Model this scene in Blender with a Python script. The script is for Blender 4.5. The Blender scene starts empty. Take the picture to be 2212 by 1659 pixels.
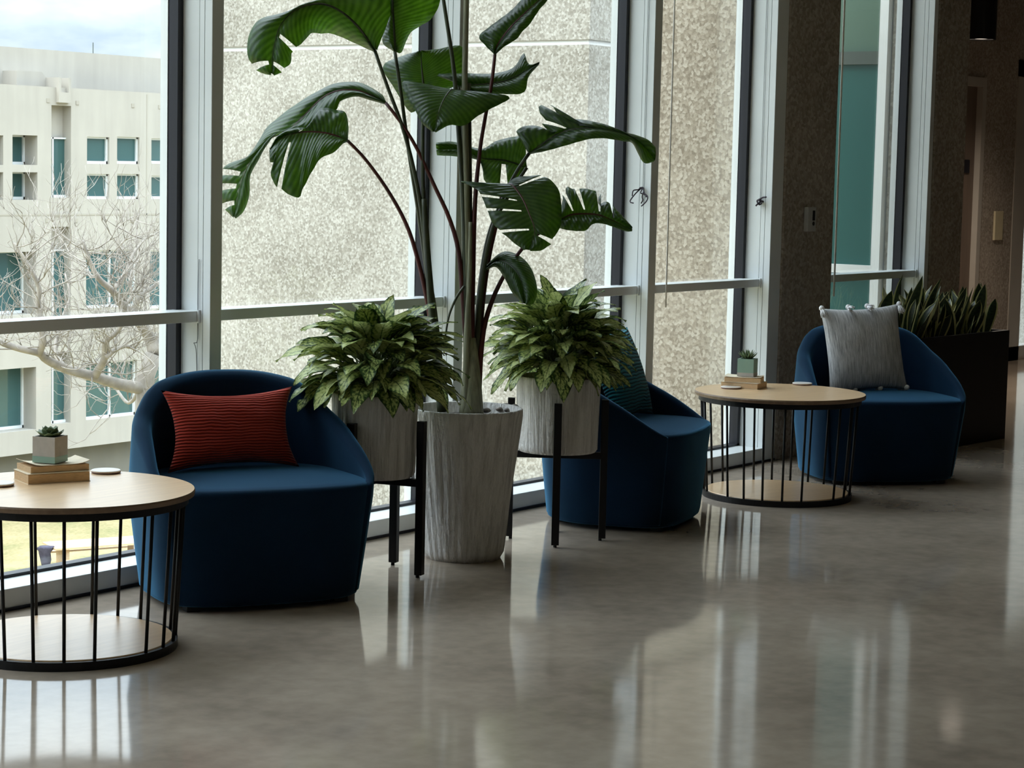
import bpy, bmesh, math, random
from mathutils import Vector, Matrix, noise
R = math.radians
S = bpy.context.scene
COL = S.collection

# ------------------------------------------------------------------ camera
F, YAW, PITCH, ROLL, DW, HC = 4633.3, 0.623769, 0.0992267, 0.0221581, 6.0113, 1.65
PW, PH = 2212, 1659
FWD = Vector((math.cos(YAW)*math.cos(PITCH), math.sin(YAW)*math.cos(PITCH), -math.sin(PITCH)))
_r = Vector((math.sin(YAW), -math.cos(YAW), 0)); _u = _r.cross(FWD)
RT = math.cos(ROLL)*_r + math.sin(ROLL)*_u
UP = -math.sin(ROLL)*_r + math.cos(ROLL)*_u
CAM = Vector((0, -DW, HC))
cd = bpy.data.cameras.new('camera'); cam = bpy.data.objects.new('camera', cd); COL.objects.link(cam)
cd.sensor_fit = 'HORIZONTAL'; cd.sensor_width = 36; cd.lens = 36*F/PW; cd.clip_end = 600; cd.clip_start = .05
m3 = Matrix((RT, UP, -FWD)).transposed(); m4 = m3.to_4x4(); m4.translation = CAM
cam.matrix_world = m4
S.camera = cam

def ray(px, py):
    return FWD*F + RT*(px-PW/2) - UP*(py-PH/2)
def at(px, py, ax, val):                     # the point of the plane (axis = val) that this line of sight meets
    d = ray(px, py); return CAM + d*((val-CAM[ax])/d[ax])
def deep(px, py, z):                         # the point at distance z along the view axis
    return CAM + ray(px, py)*(z/F)

# ------------------------------------------------------------------ world, sun, exposure
S.view_settings.view_transform = 'Standard'; S.view_settings.look = 'None'
S.view_settings.gamma = 1; S.view_settings.use_curve_mapping = False
S.view_settings.exposure = 0.68
S.cycles.use_denoising = True
S.cycles.max_bounces = 9; S.cycles.diffuse_bounces = 5; S.cycles.glossy_bounces = 4
S.cycles.transparent_max_bounces = 16; S.cycles.caustics_reflective = False; S.cycles.caustics_refractive = False
S.cycles.sample_clamp_indirect = 6

class NT:                                    # small helper for node trees
    def __init__(s, tree): s.t = tree
    def n(s, typ, **kw):
        nd = s.t.nodes.new(typ)
        for k, v in kw.items():
            if k.startswith('_'): setattr(nd, k[1:], v)
            else:
                key = k.replace('__', ' ')
                key = int(key[1:]) if key[0] == 'i' and key[1:].isdigit() else key
                if isinstance(v, bpy.types.NodeSocket): s.t.links.new(v, nd.inputs[key])
                else: nd.inputs[key].default_value = v
        return nd
    def l(s, a, b): s.t.links.new(a, b)
    def ramp(s, fac, stops, interp='LINEAR'):
        r = s.t.nodes.new('ShaderNodeValToRGB'); r.color_ramp.interpolation = interp
        e = r.color_ramp.elements
        while len(e) < len(stops): e.new(.5)
        for k, (p, c) in enumerate(stops):
            e[k].position = p; e[k].color = (*c, 1) if len(c) == 3 else c
        s.l(fac, r.inputs[0]); return r.outputs[0]
    def math(s, op, a, b=0.0, c=None):
        nd = s.t.nodes.new('ShaderNodeMath'); nd.operation = op
        for i, v in enumerate((a, b) if c is None else (a, b, c)):
            if isinstance(v, bpy.types.NodeSocket): s.l(v, nd.inputs[i])
            else: nd.inputs[i].default_value = v
        return nd.outputs[0]
    def mix(s, fac, a, b, mode='MIX'):
        nd = s.t.nodes.new('ShaderNodeMix'); nd.data_type = 'RGBA'; nd.blend_type = mode
        for i, v in ((0, fac), (6, a), (7, b)):
            if isinstance(v, bpy.types.NodeSocket): s.l(v, nd.inputs[i])
            else: nd.inputs[i].default_value = v if i == 0 else ((*v, 1) if len(v) == 3 else v)
        return nd.outputs[2]

w = bpy.data.worlds.new('overcast_sky'); S.world = w; w.use_nodes = True; w.node_tree.nodes.clear()
k = NT(w.node_tree)
tc = k.n('ShaderNodeTexCoord'); sep = k.n('ShaderNodeSeparateXYZ', Vector=tc.outputs['Generated'])
mp = k.n('ShaderNodeMapping', Vector=tc.outputs['Generated'], Scale=(1, 1, 3.0))
n1 = k.n('ShaderNodeTexNoise', Vector=mp.outputs[0], Scale=9.0, Detail=7.0, Roughness=.55)
cl = k.ramp(n1.outputs['Fac'], [(.38, (.52, .63, .77)), (.52, (.74, .83, .92)), (.66, (1.0, 1.0, 1.0))])
grad = k.math('MULTIPLY_ADD', k.math('MAXIMUM', sep.outputs['Z'], 0.0), 5.2, .62)
bg = k.n('ShaderNodeBackground', Color=cl, Strength=grad)
out = k.n('ShaderNodeOutputWorld'); k.l(bg.outputs[0], out.inputs[0])

sl = bpy.data.lights.new('sun', 'SUN'); sl.energy = 1.1; sl.angle = R(25); sl.color = (1, .95, .86)
so = bpy.data.objects.new('sun', sl); COL.objects.link(so)
so.rotation_euler = Vector((-.75, .04, .66)).to_track_quat('Z', 'Y').to_euler()
so.location = (-20, -10, 30)

# ------------------------------------------------------------------ materials
MATS = {}
def base(name, color=(.5, .5, .5), rough=.5, spec=.5, metal=0.0):
    m = bpy.data.materials.new(name); m.use_nodes = True; MATS[name] = m
    k = NT(m.node_tree); b = m.node_tree.nodes['Principled BSDF']
    b.inputs['Base Color'].default_value = (*color, 1); b.inputs['Roughness'].default_value = rough
    b.inputs['Specular IOR Level'].default_value = spec; b.inputs['Metallic'].default_value = metal
    return m, k, b
def vary(name, color, rough=.5, amount=.15, scale=8.0, spec=.5, metal=0.0, bump=0.0, detail=4.0, stretch=(1, 1, 1), sheen=0.0):
    m, k, b = base(name, color, rough, spec, metal)
    tc = k.n('ShaderNodeTexCoord'); mp = k.n('ShaderNodeMapping', Vector=tc.outputs['Object'], Scale=stretch)
    nz = k.n('ShaderNodeTexNoise', Vector=mp.outputs[0], Scale=scale, Detail=detail)
    lo = tuple(c*(1-amount) for c in color); hi = tuple(min(1, c*(1+amount)) for c in color)
    k.l(k.ramp(nz.outputs['Fac'], [(.3, lo), (.7, hi)]), b.inputs['Base Color'])
    if bump:
        bp = k.n('ShaderNodeBump', Strength=bump, Distance=.004, Height=nz.outputs['Fac']); k.l(bp.outputs[0], b.inputs['Normal'])
    if sheen: b.inputs['Sheen Weight'].default_value = sheen; b.inputs['Sheen Roughness'].default_value = .4
    return m

def aggregate(name, c1, c2, c3, scale):
    m, k, b = base(name, c1, .85, .2)
    geo = k.n('ShaderNodeNewGeometry')
    v = k.n('ShaderNodeTexVoronoi', Vector=geo.outputs['Position'], Scale=scale, Randomness=1.0)
    nz = k.n('ShaderNodeTexNoise', Vector=geo.outputs['Position'], Scale=scale*.55, Detail=3.0, Distortion=2.0)
    big = k.n('ShaderNodeTexNoise', Vector=geo.outputs['Position'], Scale=.9, Detail=3.0)
    sp = k.n('ShaderNodeSeparateColor', Color=v.outputs['Color'])
    f = k.math('ADD', k.math('MULTIPLY', sp.outputs[0], .5), k.math('MULTIPLY', nz.outputs['Fac'], .5))
    c = k.ramp(f, [(.22, c3), (.5, c1), (.78, c2)])
    c = k.mix(.25, c, k.ramp(big.outputs['Fac'], [(.35, tuple(x*.75 for x in c1)), (.65, tuple(min(1, x*1.2) for x in c2))]))
    k.l(c, b.inputs['Base Color'])
    bp = k.n('ShaderNodeBump', Strength=.25, Distance=.005, Height=v.outputs['Distance']); k.l(bp.outputs[0], b.inputs['Normal'])
    return m
AGG = aggregate('pale_exposed_aggregate', (.29, .268, .225), (.45, .43, .385), (.175, .155, .125), 40)
AGGN = aggregate('warm_exposed_aggregate', (.32, .272, .21), (.50, .45, .375), (.185, .15, .113), 60)
AGGI = aggregate('grey_brown_aggregate', (.30, .258, .215), (.44, .39, .34), (.18, .152, .125), 55)

# polished concrete
m, k, b = base('polished_concrete', (.2, .18, .16), .14, .55)
geo = k.n('ShaderNodeNewGeometry')
a1 = k.n('ShaderNodeTexNoise', Vector=geo.outputs['Position'], Scale=1.1, Detail=6.0, Roughness=.6)
a2 = k.n('ShaderNodeTexNoise', Vector=geo.outputs['Position'], Scale=14.0, Detail=4.0)
c = k.ramp(a1.outputs['Fac'], [(.32, (.26, .208, .162)), (.5, (.39, .318, .25)), (.68, (.52, .43, .345))])
c = k.mix(.3, c, k.ramp(a2.outputs['Fac'], [(.35, (.28, .235, .19)), (.65, (.47, .395, .32))]))
k.l(c, b.inputs['Base Color'])
k.l(k.ramp(a1.outputs['Fac'], [(.3, (.055,)*3), (.7, (.10,)*3)]), b.inputs['Roughness'])
a3 = k.n('ShaderNodeTexNoise', Vector=geo.outputs['Position'], Scale=3.0, Detail=2.0)
bp = k.n('ShaderNodeBump', Strength=.03, Distance=.01, Height=a3.outputs['Fac']); k.l(bp.outputs[0], b.inputs['Normal'])
FLOOR = m

ALU = vary('painted_aluminium', (.70, .73, .735), .38, .05, 3.0, .5)
BLK = base('black_gasket', (.012, .012, .018), .45, .4)[0]
BMET = vary('black_powder_coat', (.006, .0055, .006), .42, .2, 30.0, .3)
WHT = vary('white_paint', (.72, .72, .70), .5, .04, 3.0)
DARKWALL = vary('grey_plaster', (.16, .15, .14), .8, .1, 2.0)
CEIL = vary('ceiling_plaster', (.50, .485, .46), .9, .06, 2.0)
BEIGE = vary('cream_plastic', (.60, .53, .36), .5, .04, 20.0)
GREYP = vary('grey_plastic', (.42, .42, .41), .45, .04, 20.0)
DOORM = vary('brown_door_panel', (.15, .11, .085), .55, .12, 3.0, stretch=(6, 6, .6))
DFRAME = vary('grey_door_frame', (.42, .39, .35), .5, .05, 4.0)

# glass: a thin clear pane that mirrors a little of the room
def glass(name, tint, gloss=1.0):
    m = bpy.data.materials.new(name); m.use_nodes = True; t = m.node_tree; t.nodes.clear(); k = NT(t)
    tr = k.n('ShaderNodeBsdfTransparent', Color=(*tint, 1)); gl = k.n('ShaderNodeBsdfGlossy', Color=(1, 1, 1, 1), Roughness=.01)
    ge = k.n('ShaderNodeNewGeometry'); dt = k.n('ShaderNodeVectorMath', _operation='DOT_PRODUCT'); k.l(ge.outputs['Normal'], dt.inputs[0]); k.l(ge.outputs['Incoming'], dt.inputs[1])
    sch = k.math('MULTIPLY_ADD', k.math('POWER', k.math('SUBTRACT', 1.0, k.math('ABSOLUTE', dt.outputs['Value'])), 5.0), .96*gloss, .04*gloss)   # Schlick, the same from both sides
    mx = k.n('ShaderNodeMixShader', Fac=sch, i1=tr.outputs[0], i2=gl.outputs[0])
    o = k.n('ShaderNodeOutputMaterial', Surface=mx.outputs[0]); return m
GLASS = glass('clear_glass', (.96, .985, .975))
TEAL = base('teal_window_glass', (.04, .10, .10), .06, .7)[0]
GRNG = base('green_tinted_glass', (.028, .10, .085), .12, .45)[0]
GRNP = base('green_spandrel', (.10, .155, .115), .35, .3)[0]
SLATE = base('dark_grey_band', (.07, .085, .07), .5)[0]

# far building concrete
def facade_mat(name, col):
    m, k, b = base(name, col, .9, .2)
    geo = k.n('ShaderNodeNewGeometry')
    n1 = k.n('ShaderNodeTexNoise', Vector=geo.outputs['Position'], Scale=.35, Detail=6.0)
    mp = k.n('ShaderNodeMapping', Vector=geo.outputs['Position'], Scale=(2.5, 2.5, .25))
    n2 = k.n('ShaderNodeTexNoise', Vector=mp.outputs[0], Scale=1.0, Detail=4.0)
    f = k.math('MULTIPLY_ADD', n1.outputs['Fac'], .6, k.math('MULTIPLY', n2.outputs['Fac'], .4))
    k.l(k.ramp(f, [(.32, tuple(c*.86 for c in col)), (.62, tuple(min(1, c*1.06) for c in col))]), b.inputs['Base Color'])
    return m
CONC = facade_mat('pale_precast_concrete', (.41, .382, .338))
CONCG = facade_mat('grey_base_concrete', (.25, .237, .2))
JOINT = base('dark_joint', (.36, .33, .28), .9)[0]
# lawn
m, k, b = base('dry_lawn', (.3, .27, .13), .95, .1)
geo = k.n('ShaderNodeNewGeometry')
n1 = k.n('ShaderNodeTexNoise', Vector=geo.outputs['Position'], Scale=.5, Detail=6.0, Roughness=.7)
n2 = k.n('ShaderNodeTexNoise', Vector=geo.outputs['Position'], Scale=9.0, Detail=3.0)
c = k.ramp(n1.outputs['Fac'], [(.3, (.16, .17, .07)), (.5, (.30, .25, .13)), (.7, (.40, .33, .19))])
c = k.mix(.35, c, k.ramp(n2.outputs['Fac'], [(.35, (.17, .15, .075)), (.65, (.38, .32, .19))])); k.l(c, b.inputs['Base Color'])
LAWN = m
BARK = vary('pale_grey_bark', (.33, .295, .26), .9, .25, 6.0)
BENCHW = vary('tan_timber', (.56, .40, .24), .7, .15, 3.0, stretch=(1, 8, 8))
COATM = vary('dark_purple_cloth', (.06, .055, .085), .9, .35, 9.0)

# furniture
def fabric(name, col, sheen=.8):
    m, k, b = base(name, col, .9, .15)
    tc = k.n('ShaderNodeTexCoord')
    n1 = k.n('ShaderNodeTexNoise', Vector=tc.outputs['Object'], Scale=5.0, Detail=3.0)
    n2 = k.n('ShaderNodeTexNoise', Vector=tc.outputs['Object'], Scale=420.0, Detail=1.0)
    f = k.math('MULTIPLY_ADD', n1.outputs['Fac'], .5, k.math('MULTIPLY', n2.outputs['Fac'], .5))
    k.l(k.ramp(f, [(.35, tuple(c*.82 for c in col)), (.65, tuple(c*1.2 for c in col))]), b.inputs['Base Color'])
    bp = k.n('ShaderNodeBump', Strength=.25, Distance=.001, Height=n2.outputs['Fac']); k.l(bp.outputs[0], b.inputs['Normal'])
    b.inputs['Sheen Weight'].default_value = sheen; b.inputs['Sheen Roughness'].default_value = .35
    b.inputs['Sheen Tint'].default_value = (.15, .45, .76, 1)
    return m
BLUE = fabric('navy_blue_felt', (.0024, .016, .040))
FOOTM = base('black_plastic_foot', (.01, .01, .01), .5)[0]

def ribbed(name, c1, c2, bands):
    m, k, b = base(name, c1, .9, .1)
    uv = k.n('ShaderNodeUVMap'); sp = k.n('ShaderNodeSeparateXYZ', Vector=uv.outputs[0])
    tc = k.n('ShaderNodeTexCoord'); nz = k.n('ShaderNodeTexNoise', Vector=tc.outputs['Object'], Scale=7.0, Detail=3.0)
    v = k.math('ADD', sp.outputs['Y'], k.math('MULTIPLY', nz.outputs['Fac'], .09))
    s = k.math('MULTIPLY_ADD', k.math('SINE', k.math('MULTIPLY', v, bands*6.2832)), .5, .5)
    k.l(k.ramp(s, [(.12, c2), (.55, c1)]), b.inputs['Base Color'])
    bp = k.n('ShaderNodeBump', Strength=.9, Distance=.006, Height=s); k.l(bp.outputs[0], b.inputs['Normal'])
    b.inputs['Sheen Weight'].default_value = .2
    return m
RED = ribbed('rust_red_ribbed_velvet', (.44, .040, .02), (.23, .018, .009), 27)
TEALF = ribbed('teal_ribbed_weave', (.02, .20, .26), (.006, .05, .07), 26)
m, k, b = base('grey_slub_linen', (.5, .5, .5), .95, .1)
uv = k.n('ShaderNodeUVMap'); mp = k.n('ShaderNodeMapping', Vector=uv.outputs[0], Scale=(75, 5, 1))
nz = k.n('ShaderNodeTexNoise', Vector=mp.outputs[0], Scale=1.0, Detail=5.0, Roughness=.7)
k.l(k.ramp(nz.outputs['Fac'], [(.32, (.24, .24, .245)), (.5, (.46, .46, .465)), (.68, (.68, .68, .69))]), b.inputs['Base Color'])
bp = k.n('ShaderNodeBump', Strength=.4, Distance=.003, Height=nz.outputs['Fac']); k.l(bp.outputs[0], b.inputs['Normal'])
LINEN = m
TASSEL = vary('white_yarn', (.74, .73, .74), .95, .12, 60.0)

def wood(name, c1, c2, rough):
    m, k, b = base(name, c1, rough, .5)
    tc = k.n('ShaderNodeTexCoord'); mp = k.n('ShaderNodeMapping', Vector=tc.outputs['Object'], Scale=(1.5, 22, 10), Rotation=(0, 0, .5))
    nz = k.n('ShaderNodeTexNoise', Vector=mp.outputs[0], Scale=2.2, Detail=5.0, Roughness=.6, Distortion=.4)
    k.l(k.ramp(nz.outputs['Fac'], [(.3, c2), (.65, c1)]), b.inputs['Base Color'])
    return m
OAK = wood('light_oak_veneer', (.74, .51, .295), (.62, .41, .225), .33)
OAK.node_tree.nodes['Principled BSDF'].inputs['Coat Weight'].default_value = .35
OAK.node_tree.nodes['Principled BSDF'].inputs['Coat Roughness'].default_value = .28
OAKE = wood('dark_oak_edge', (.20, .125, .075), (.14, .085, .05), .4)
PAGES = vary('tan_page_edges', (.60, .42, .245), .85, .15, 60.0, stretch=(1, 1, 12))
PAPER = vary('cream_paper', (.78, .68, .52), .8, .08, 20.0)
COAST = vary('white_ceramic', (.72, .69, .66), .35, .04, 20.0)
COASTE = vary('brown_cork_edge', (.20, .13, .12), .8, .2, 40.0)
POTC = vary('grey_cement', (.47, .435, .40), .8, .08, 30.0)
POTT = vary('mint_glaze', (.26, .40, .33), .4, .06, 10.0)
SOIL = vary('dark_potting_soil', (.03, .022, .016), .95, .5, 40.0, bump=.8)
SUCC = vary('green_succulent_skin', (.13, .19, .085), .45, .35, 12.0)

# whitewashed ribbed planter
def planter_mat(name, c1, c2):
    m, k, b = base(name, c1, .75, .3)
    tc = k.n('ShaderNodeTexCoord'); mp = k.n('ShaderNodeMapping', Vector=tc.outputs['Object'], Scale=(34, 34, 2.2))
    n1 = k.n('ShaderNodeTexNoise', Vector=mp.outputs[0], Scale=1.0, Detail=5.0, Roughness=.65)
    n2 = k.n('ShaderNodeTexNoise', Vector=tc.outputs['Object'], Scale=45.0, Detail=3.0)
    k.l(k.ramp(n1.outputs['Fac'], [(.30, c2), (.55, c1)]), b.inputs['Base Color'])
    h = k.math('MULTIPLY_ADD', n1.outputs['Fac'], 1.0, k.math('MULTIPLY', n2.outputs['Fac'], .35))
    bp = k.n('ShaderNodeBump', Strength=1.0, Distance=.02, Height=h); k.l(bp.outputs[0], b.inputs['Normal'])
    return m
POTW = planter_mat('whitewashed_ribbed_clay', (.70, .68, .66), (.44, .42, .40))

# leaves
def leaf_shader(name, build, rough=.38, transl=.3, spec=.5):
    m, k, b = base(name, (.05, .1, .03), rough, spec)
    uv = k.n('ShaderNodeUVMap'); sp = k.n('ShaderNodeSeparateXYZ', Vector=uv.outputs[0])
    c, tcol = build(k, sp.outputs['X'], sp.outputs['Y'], uv.outputs[0])
    k.l(c, b.inputs['Base Color'])
    tr = k.n('ShaderNodeBsdfTranslucent'); k.l(tcol, tr.inputs['Color'])
    mx = k.n('ShaderNodeMixShader', Fac=transl, i1=b.outputs[0], i2=tr.outputs[0])
    k.l(mx.outputs[0], m.node_tree.nodes['Material Output'].inputs[0]); return m
def banana(k, x, y, uv):
    ax = k.math('ABSOLUTE', x)
    ph = k.math('MULTIPLY_ADD', ax, -.16, y)
    wv = k.math('MULTIPLY_ADD', k.math('SINE', k.math('MULTIPLY', ph, 150.0)), .5, .5)
    nz = k.n('ShaderNodeTexNoise', Vector=uv, Scale=6.0, Detail=3.0)
    f = k.math('MULTIPLY_ADD', wv, .35, k.math('MULTIPLY', nz.outputs['Fac'], .65))
    c = k.ramp(f, [(.25, (.016, .038, .016)), (.75, (.04, .08, .03))])
    bp = k.n('ShaderNodeBump', Strength=.35, Distance=.004, Height=wv); k.l(bp.outputs[0], k.t.nodes['Principled BSDF'].inputs['Normal'])
    rib = k.math('LESS_THAN', ax, .035)
    c = k.mix(rib, c, (.10, .16, .055)); t = k.ramp(f, [(.2, (.17, .31, .04)), (.8, (.34, .52, .10))])
    return c, t
BANANA = leaf_shader('bird_of_paradise_leaf', banana, .36, .52, .7)
def agl(k, x, y, uv):
    ax = k.math('ABSOLUTE', x); rnd = k.n('ShaderNodeNewGeometry').outputs['Random Per Island']
    tc = k.n('ShaderNodeTexCoord')
    nz = k.n('ShaderNodeTexNoise', Vector=tc.outputs['Object'], Scale=75.0, Detail=3.0, Roughness=.65)
    vein = k.math('MULTIPLY_ADD', k.math('SINE', k.math('MULTIPLY', k.math('MULTIPLY_ADD', ax, -.28, y), 46.0)), .5, .5)
    f = k.math('MULTIPLY_ADD', vein, .12, k.math('MULTIPLY', nz.outputs['Fac'], .80))
    f = k.math('ADD', f, k.math('MULTIPLY_ADD', rnd, .22, -.01))
    f = k.math('SUBTRACT', f, k.math('MULTIPLY', k.math('POWER', ax, 4.0), .30))
    f = k.math('SUBTRACT', f, k.math('MULTIPLY', k.math('LESS_THAN', ax, .05), .22))
    c = k.ramp(f, [(.28, (.022, .052, .014)), (.42, (.10, .16, .045)), (.52, (.40, .47, .15)), (.70, (.62, .68, .29))])
    return c, c
AGLA = leaf_shader('variegated_aglaonema_leaf', agl, .40, .25, .4)
def snake(k, x, y, uv):
    ax = k.math('ABSOLUTE', x); nz = k.n('ShaderNodeTexNoise', Vector=k.n('ShaderNodeMapping', Vector=uv, Scale=(1.0, 16, 1)).outputs[0], Scale=1.5, Detail=3.0)
    c = k.ramp(nz.outputs['Fac'], [(.35, (.010, .018, .008)), (.65, (.03, .045, .017))])
    c = k.mix(k.math('GREATER_THAN', ax, .74), c, (.42, .40, .17)); return c, c
SNAKE = leaf_shader('snake_plant_leaf', snake, .4, .12, .4)
STEMG = vary('green_brown_stalk', (.045, .055, .025), .42, .45, 3.0, stretch=(20, 20, 1))
STEMR = vary('maroon_stalk', (.085, .016, .014), .38, .4, 4.0)
STEMP = vary('pale_sheath', (.26, .26, .17), .5, .35, 3.0, stretch=(30, 30, 1))

# ------------------------------------------------------------------ mesh helpers
def link(name, bm, mats, parent=None, smooth=False, loc=None):
    bmesh.ops.recalc_face_normals(bm, faces=bm.faces[:]) if len(bm.faces) and smooth != 'keep' else None
    me = bpy.data.meshes.new(name); bm.to_mesh(me); bm.free()
    for mt in (mats if isinstance(mats, (list, tuple)) else [mats]): me.materials.append(mt)
    if smooth:
        for p in me.polygons: p.use_smooth = True
    o = bpy.data.objects.new(name, me); COL.objects.link(o)
    if parent: o.parent = parent
    if loc: o.location = loc
    return o
def tag(o, label, cat, group=None, kind=None):
    o['label'] = label; o['category'] = cat
    if group: o['group'] = group
    if kind: o['kind'] = kind
    return o
def empty(name, loc, rz=0):
    o = bpy.data.objects.new(name, None); COL.objects.link(o); o.location = loc; o.rotation_euler = (0, 0, rz)
    o.empty_display_size = .1; return o
def structure(name, bm, mats, smooth=False, parent=None):
    o = link(name, bm, mats, parent, smooth)
    if not parent: o['kind'] = 'structure'
    return o
def box(bm, x0, x1, y0, y1, z0, z1, mi=0, bevel=0.0):
    vs = [bm.verts.new((x, y, z)) for x in (x0, x1) for y in (y0, y1) for z in (z0, z1)]
    fs = [bm.faces.new([vs[i] for i in q]) for q in ((0, 1, 3, 2), (4, 6, 7, 5), (0, 4, 5, 1), (2, 3, 7, 6), (0, 2, 6, 4), (1, 5, 7, 3))]
    for f in fs: f.material_index = mi
    if bevel:
        es = list({e for f in fs for e in f.edges})
        bmesh.ops.bevel(bm, geom=es, offset=bevel, segments=2, profile=.5, affect='EDGES')
    return vs
def NB(): return bmesh.new()
def ring_pts(c, r, n, z): return [(c[0]+r*math.cos(2*math.pi*i/n), c[1]+r*math.sin(2*math.pi*i/n), z) for i in range(n)]
def loft(bm, rings, cap0=True, cap1=True, mi=0, closed=True):
    vr = [[bm.verts.new(p) for p in r] for r in rings]; n = len(rings[0])
    for a, b in zip(vr, vr[1:]):
        for i in range(n if closed else n-1):
            j = (i+1) % n
            f = bm.faces.new((a[i], a[j], b[j], b[i])); f.material_index = mi
    if cap0: bm.faces.new(vr[0][::-1]).material_index = mi
    if cap1: bm.faces.new(vr[-1]).material_index = mi
    return vr
def lathe(bm, prof, n=48, c=(0, 0), cap0=True, cap1=True, mi=0):
    return loft(bm, [ring_pts(c, r, n, z) for r, z in prof], cap0, cap1, mi)
def catmull(pts, n):
    P = [Vector(p) for p in pts]
    if len(P) == 2: return [P[0].lerp(P[1], i/(n-1)) for i in range(n)]
    # even by arc length
    def seg(i, t):
        p1, p2 = P[i], P[i+1]; p0 = P[i-1] if i else p1*2-p2; p3 = P[i+2] if i+2 < len(P) else p2*2-p1
        return .5*((2*p1)+(p2-p0)*t+(2*p0-5*p1+4*p2-p3)*t*t+(3*p1-p0-3*p2+p3)*t**3)
    fine = [seg(i, j/12) for i in range(len(P)-1) for j in range(12)]+[P[-1]]
    L = [0]
    for a, b in zip(fine, fine[1:]): L.append(L[-1]+(b-a).length)
    out = []; q = 0
    for i in range(n):
        s = L[-1]*i/(n-1)
        while q < len(L)-2 and L[q+1] < s: q += 1
        d = L[q+1]-L[q]; out.append(fine[q].lerp(fine[q+1], (s-L[q])/d if d else 0))
    return out
def tube(bm, pts, radii, n=8, mi=0, caps=True):
    P = [Vector(p) for p in pts]; rings = []; prev = None
    for i, p in enumerate(P):
        t = (P[min(i+1, len(P)-1)]-P[max(i-1, 0)])
        t = t.normalized() if t.length > 1e-9 else Vector((0, 0, 1))
        if prev is None:
            a = t.cross(Vector((.31, .95, .05)));  a = a if a.length > .05 else t.cross(Vector((1, 0, 0)))
        else: a = prev - t*prev.dot(t)
        a.normalize(); prev = a; b = t.cross(a)
        r = radii[i] if isinstance(radii, (list, tuple)) else radii
        rings.append([p+a*(r*math.cos(2*math.pi*k/n))+b*(r*math.sin(2*math.pi*k/n)) for k in range(n)])
    loft(bm, rings, caps, caps, mi)
def copy_tree(o, parent=None):
    c = o.copy(); COL.objects.link(c)
    if parent: c.parent = parent
    for ch in list(o.children): copy_tree(ch, c)
    return c

# ================================================================== THE ROOM
ZC = 3.7; ZH = 3.55
bm = NB(); box(bm, -6, 13.47, -8, 0.26, -.35, 0); box(bm, 13.47, 24, -8, 1.95, -.35, 0); structure('floor', bm, FLOOR)
bm = NB(); box(bm, -6.3, 13.6, -8.3, .35, ZC, ZC+.5); box(bm, 13.6, 24.3, -8.3, 2.15, ZC, ZC+.5); structure('ceiling', bm, CEIL)
bm = NB(); box(bm, -6.3, 24.3, -8.3, -8, -.35, ZC); structure('wall_back', bm, DARKWALL)
bm = NB(); box(bm, -6.3, -6, -8, .35, -.35, ZC); structure('wall_left', bm, DARKWALL)
bm = NB(); box(bm, 24, 24.3, -8, 2.15, -.35, ZC); structure('wall_right', bm, DARKWALL)

# window bays: mullion face positions along the glass wall
MUL = [(-3.45, -3.38), (-1.83, -1.76), (-.21, -.14), (1.41, 1.476), (3.03, 3.096), (4.65, 4.716), (6.267, 6.333), (7.885, 7.952), (9.557, 9.628), (10.86, 10.99), (12.93, 12.985)]
n_t = 0
for i, (a, b_) in enumerate(MUL):
    bm = NB()
    box(bm, a, b_, 0, .040, 0, ZC, bevel=.002); box(bm, a, b_, .043, .068, 0, ZC); box(bm, a, b_, .071, .160, 0, ZC)
    box(bm, a+.006, b_-.006, .03, .16, 0, ZC)
    n_t += 1; structure('trim_%d' % n_t, bm, ALU)
bays = [(-6.0, -3.45)]+[(MUL[i][1], MUL[i+1][0]) for i in range(9)]+[(11.61, 12.93)]
for i, (a, b_) in enumerate(bays):
    bm = NB()
    # black inner gasket, pale outer frame
    for (x0, x1, z0, z1) in ((b_-.030, b_+.03, .062, ZH), (a-.03, a+.012, .062, ZH), (a, b_, .062, .095), (a, b_, ZH-.05, ZH)):
        box(bm, x0, x1, .160, .212, z0, z1, 0)
    for (x0, x1, z0, z1) in ((b_-.034, b_+.03, .05, ZH), (a-.03, a+.016, .05, ZH), (a, b_, .05, .085), (a, b_, ZH-.05, ZC)):
        box(bm, x0, x1, .2125, .252, z0, z1, 1)
    box(bm, a, b_, 0.0, .18, ZH-.02, ZC, 1)
    wn = structure('window_%d' % (i+1), bm, [BLK, ALU])
    bm = NB(); box(bm, a+.005, b_-.005, .190, .200, .07, ZH-.02); link('glass_pane', bm, GLASS, wn)
    bm = NB(); box(bm, a, b_, 0, .165, 0.0, .083, bevel=.003); link('window_sill', bm, ALU, wn)
    bm = NB(); box(bm, a, b_, .06, .178, 1.014, 1.0586, bevel=.002); link('rail', bm, ALU, wn)
    if i > 3:
        bm = NB(); box(bm, b_-.012, b_-.0005, .052, .1, 1.010, 1.062); link('rail_bracket', bm, ALU, wn)
bm = NB(); box(bm, -6, 10.99, -.006, .0, 0, .012); structure('baseboard_window', bm, BLK)

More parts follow.
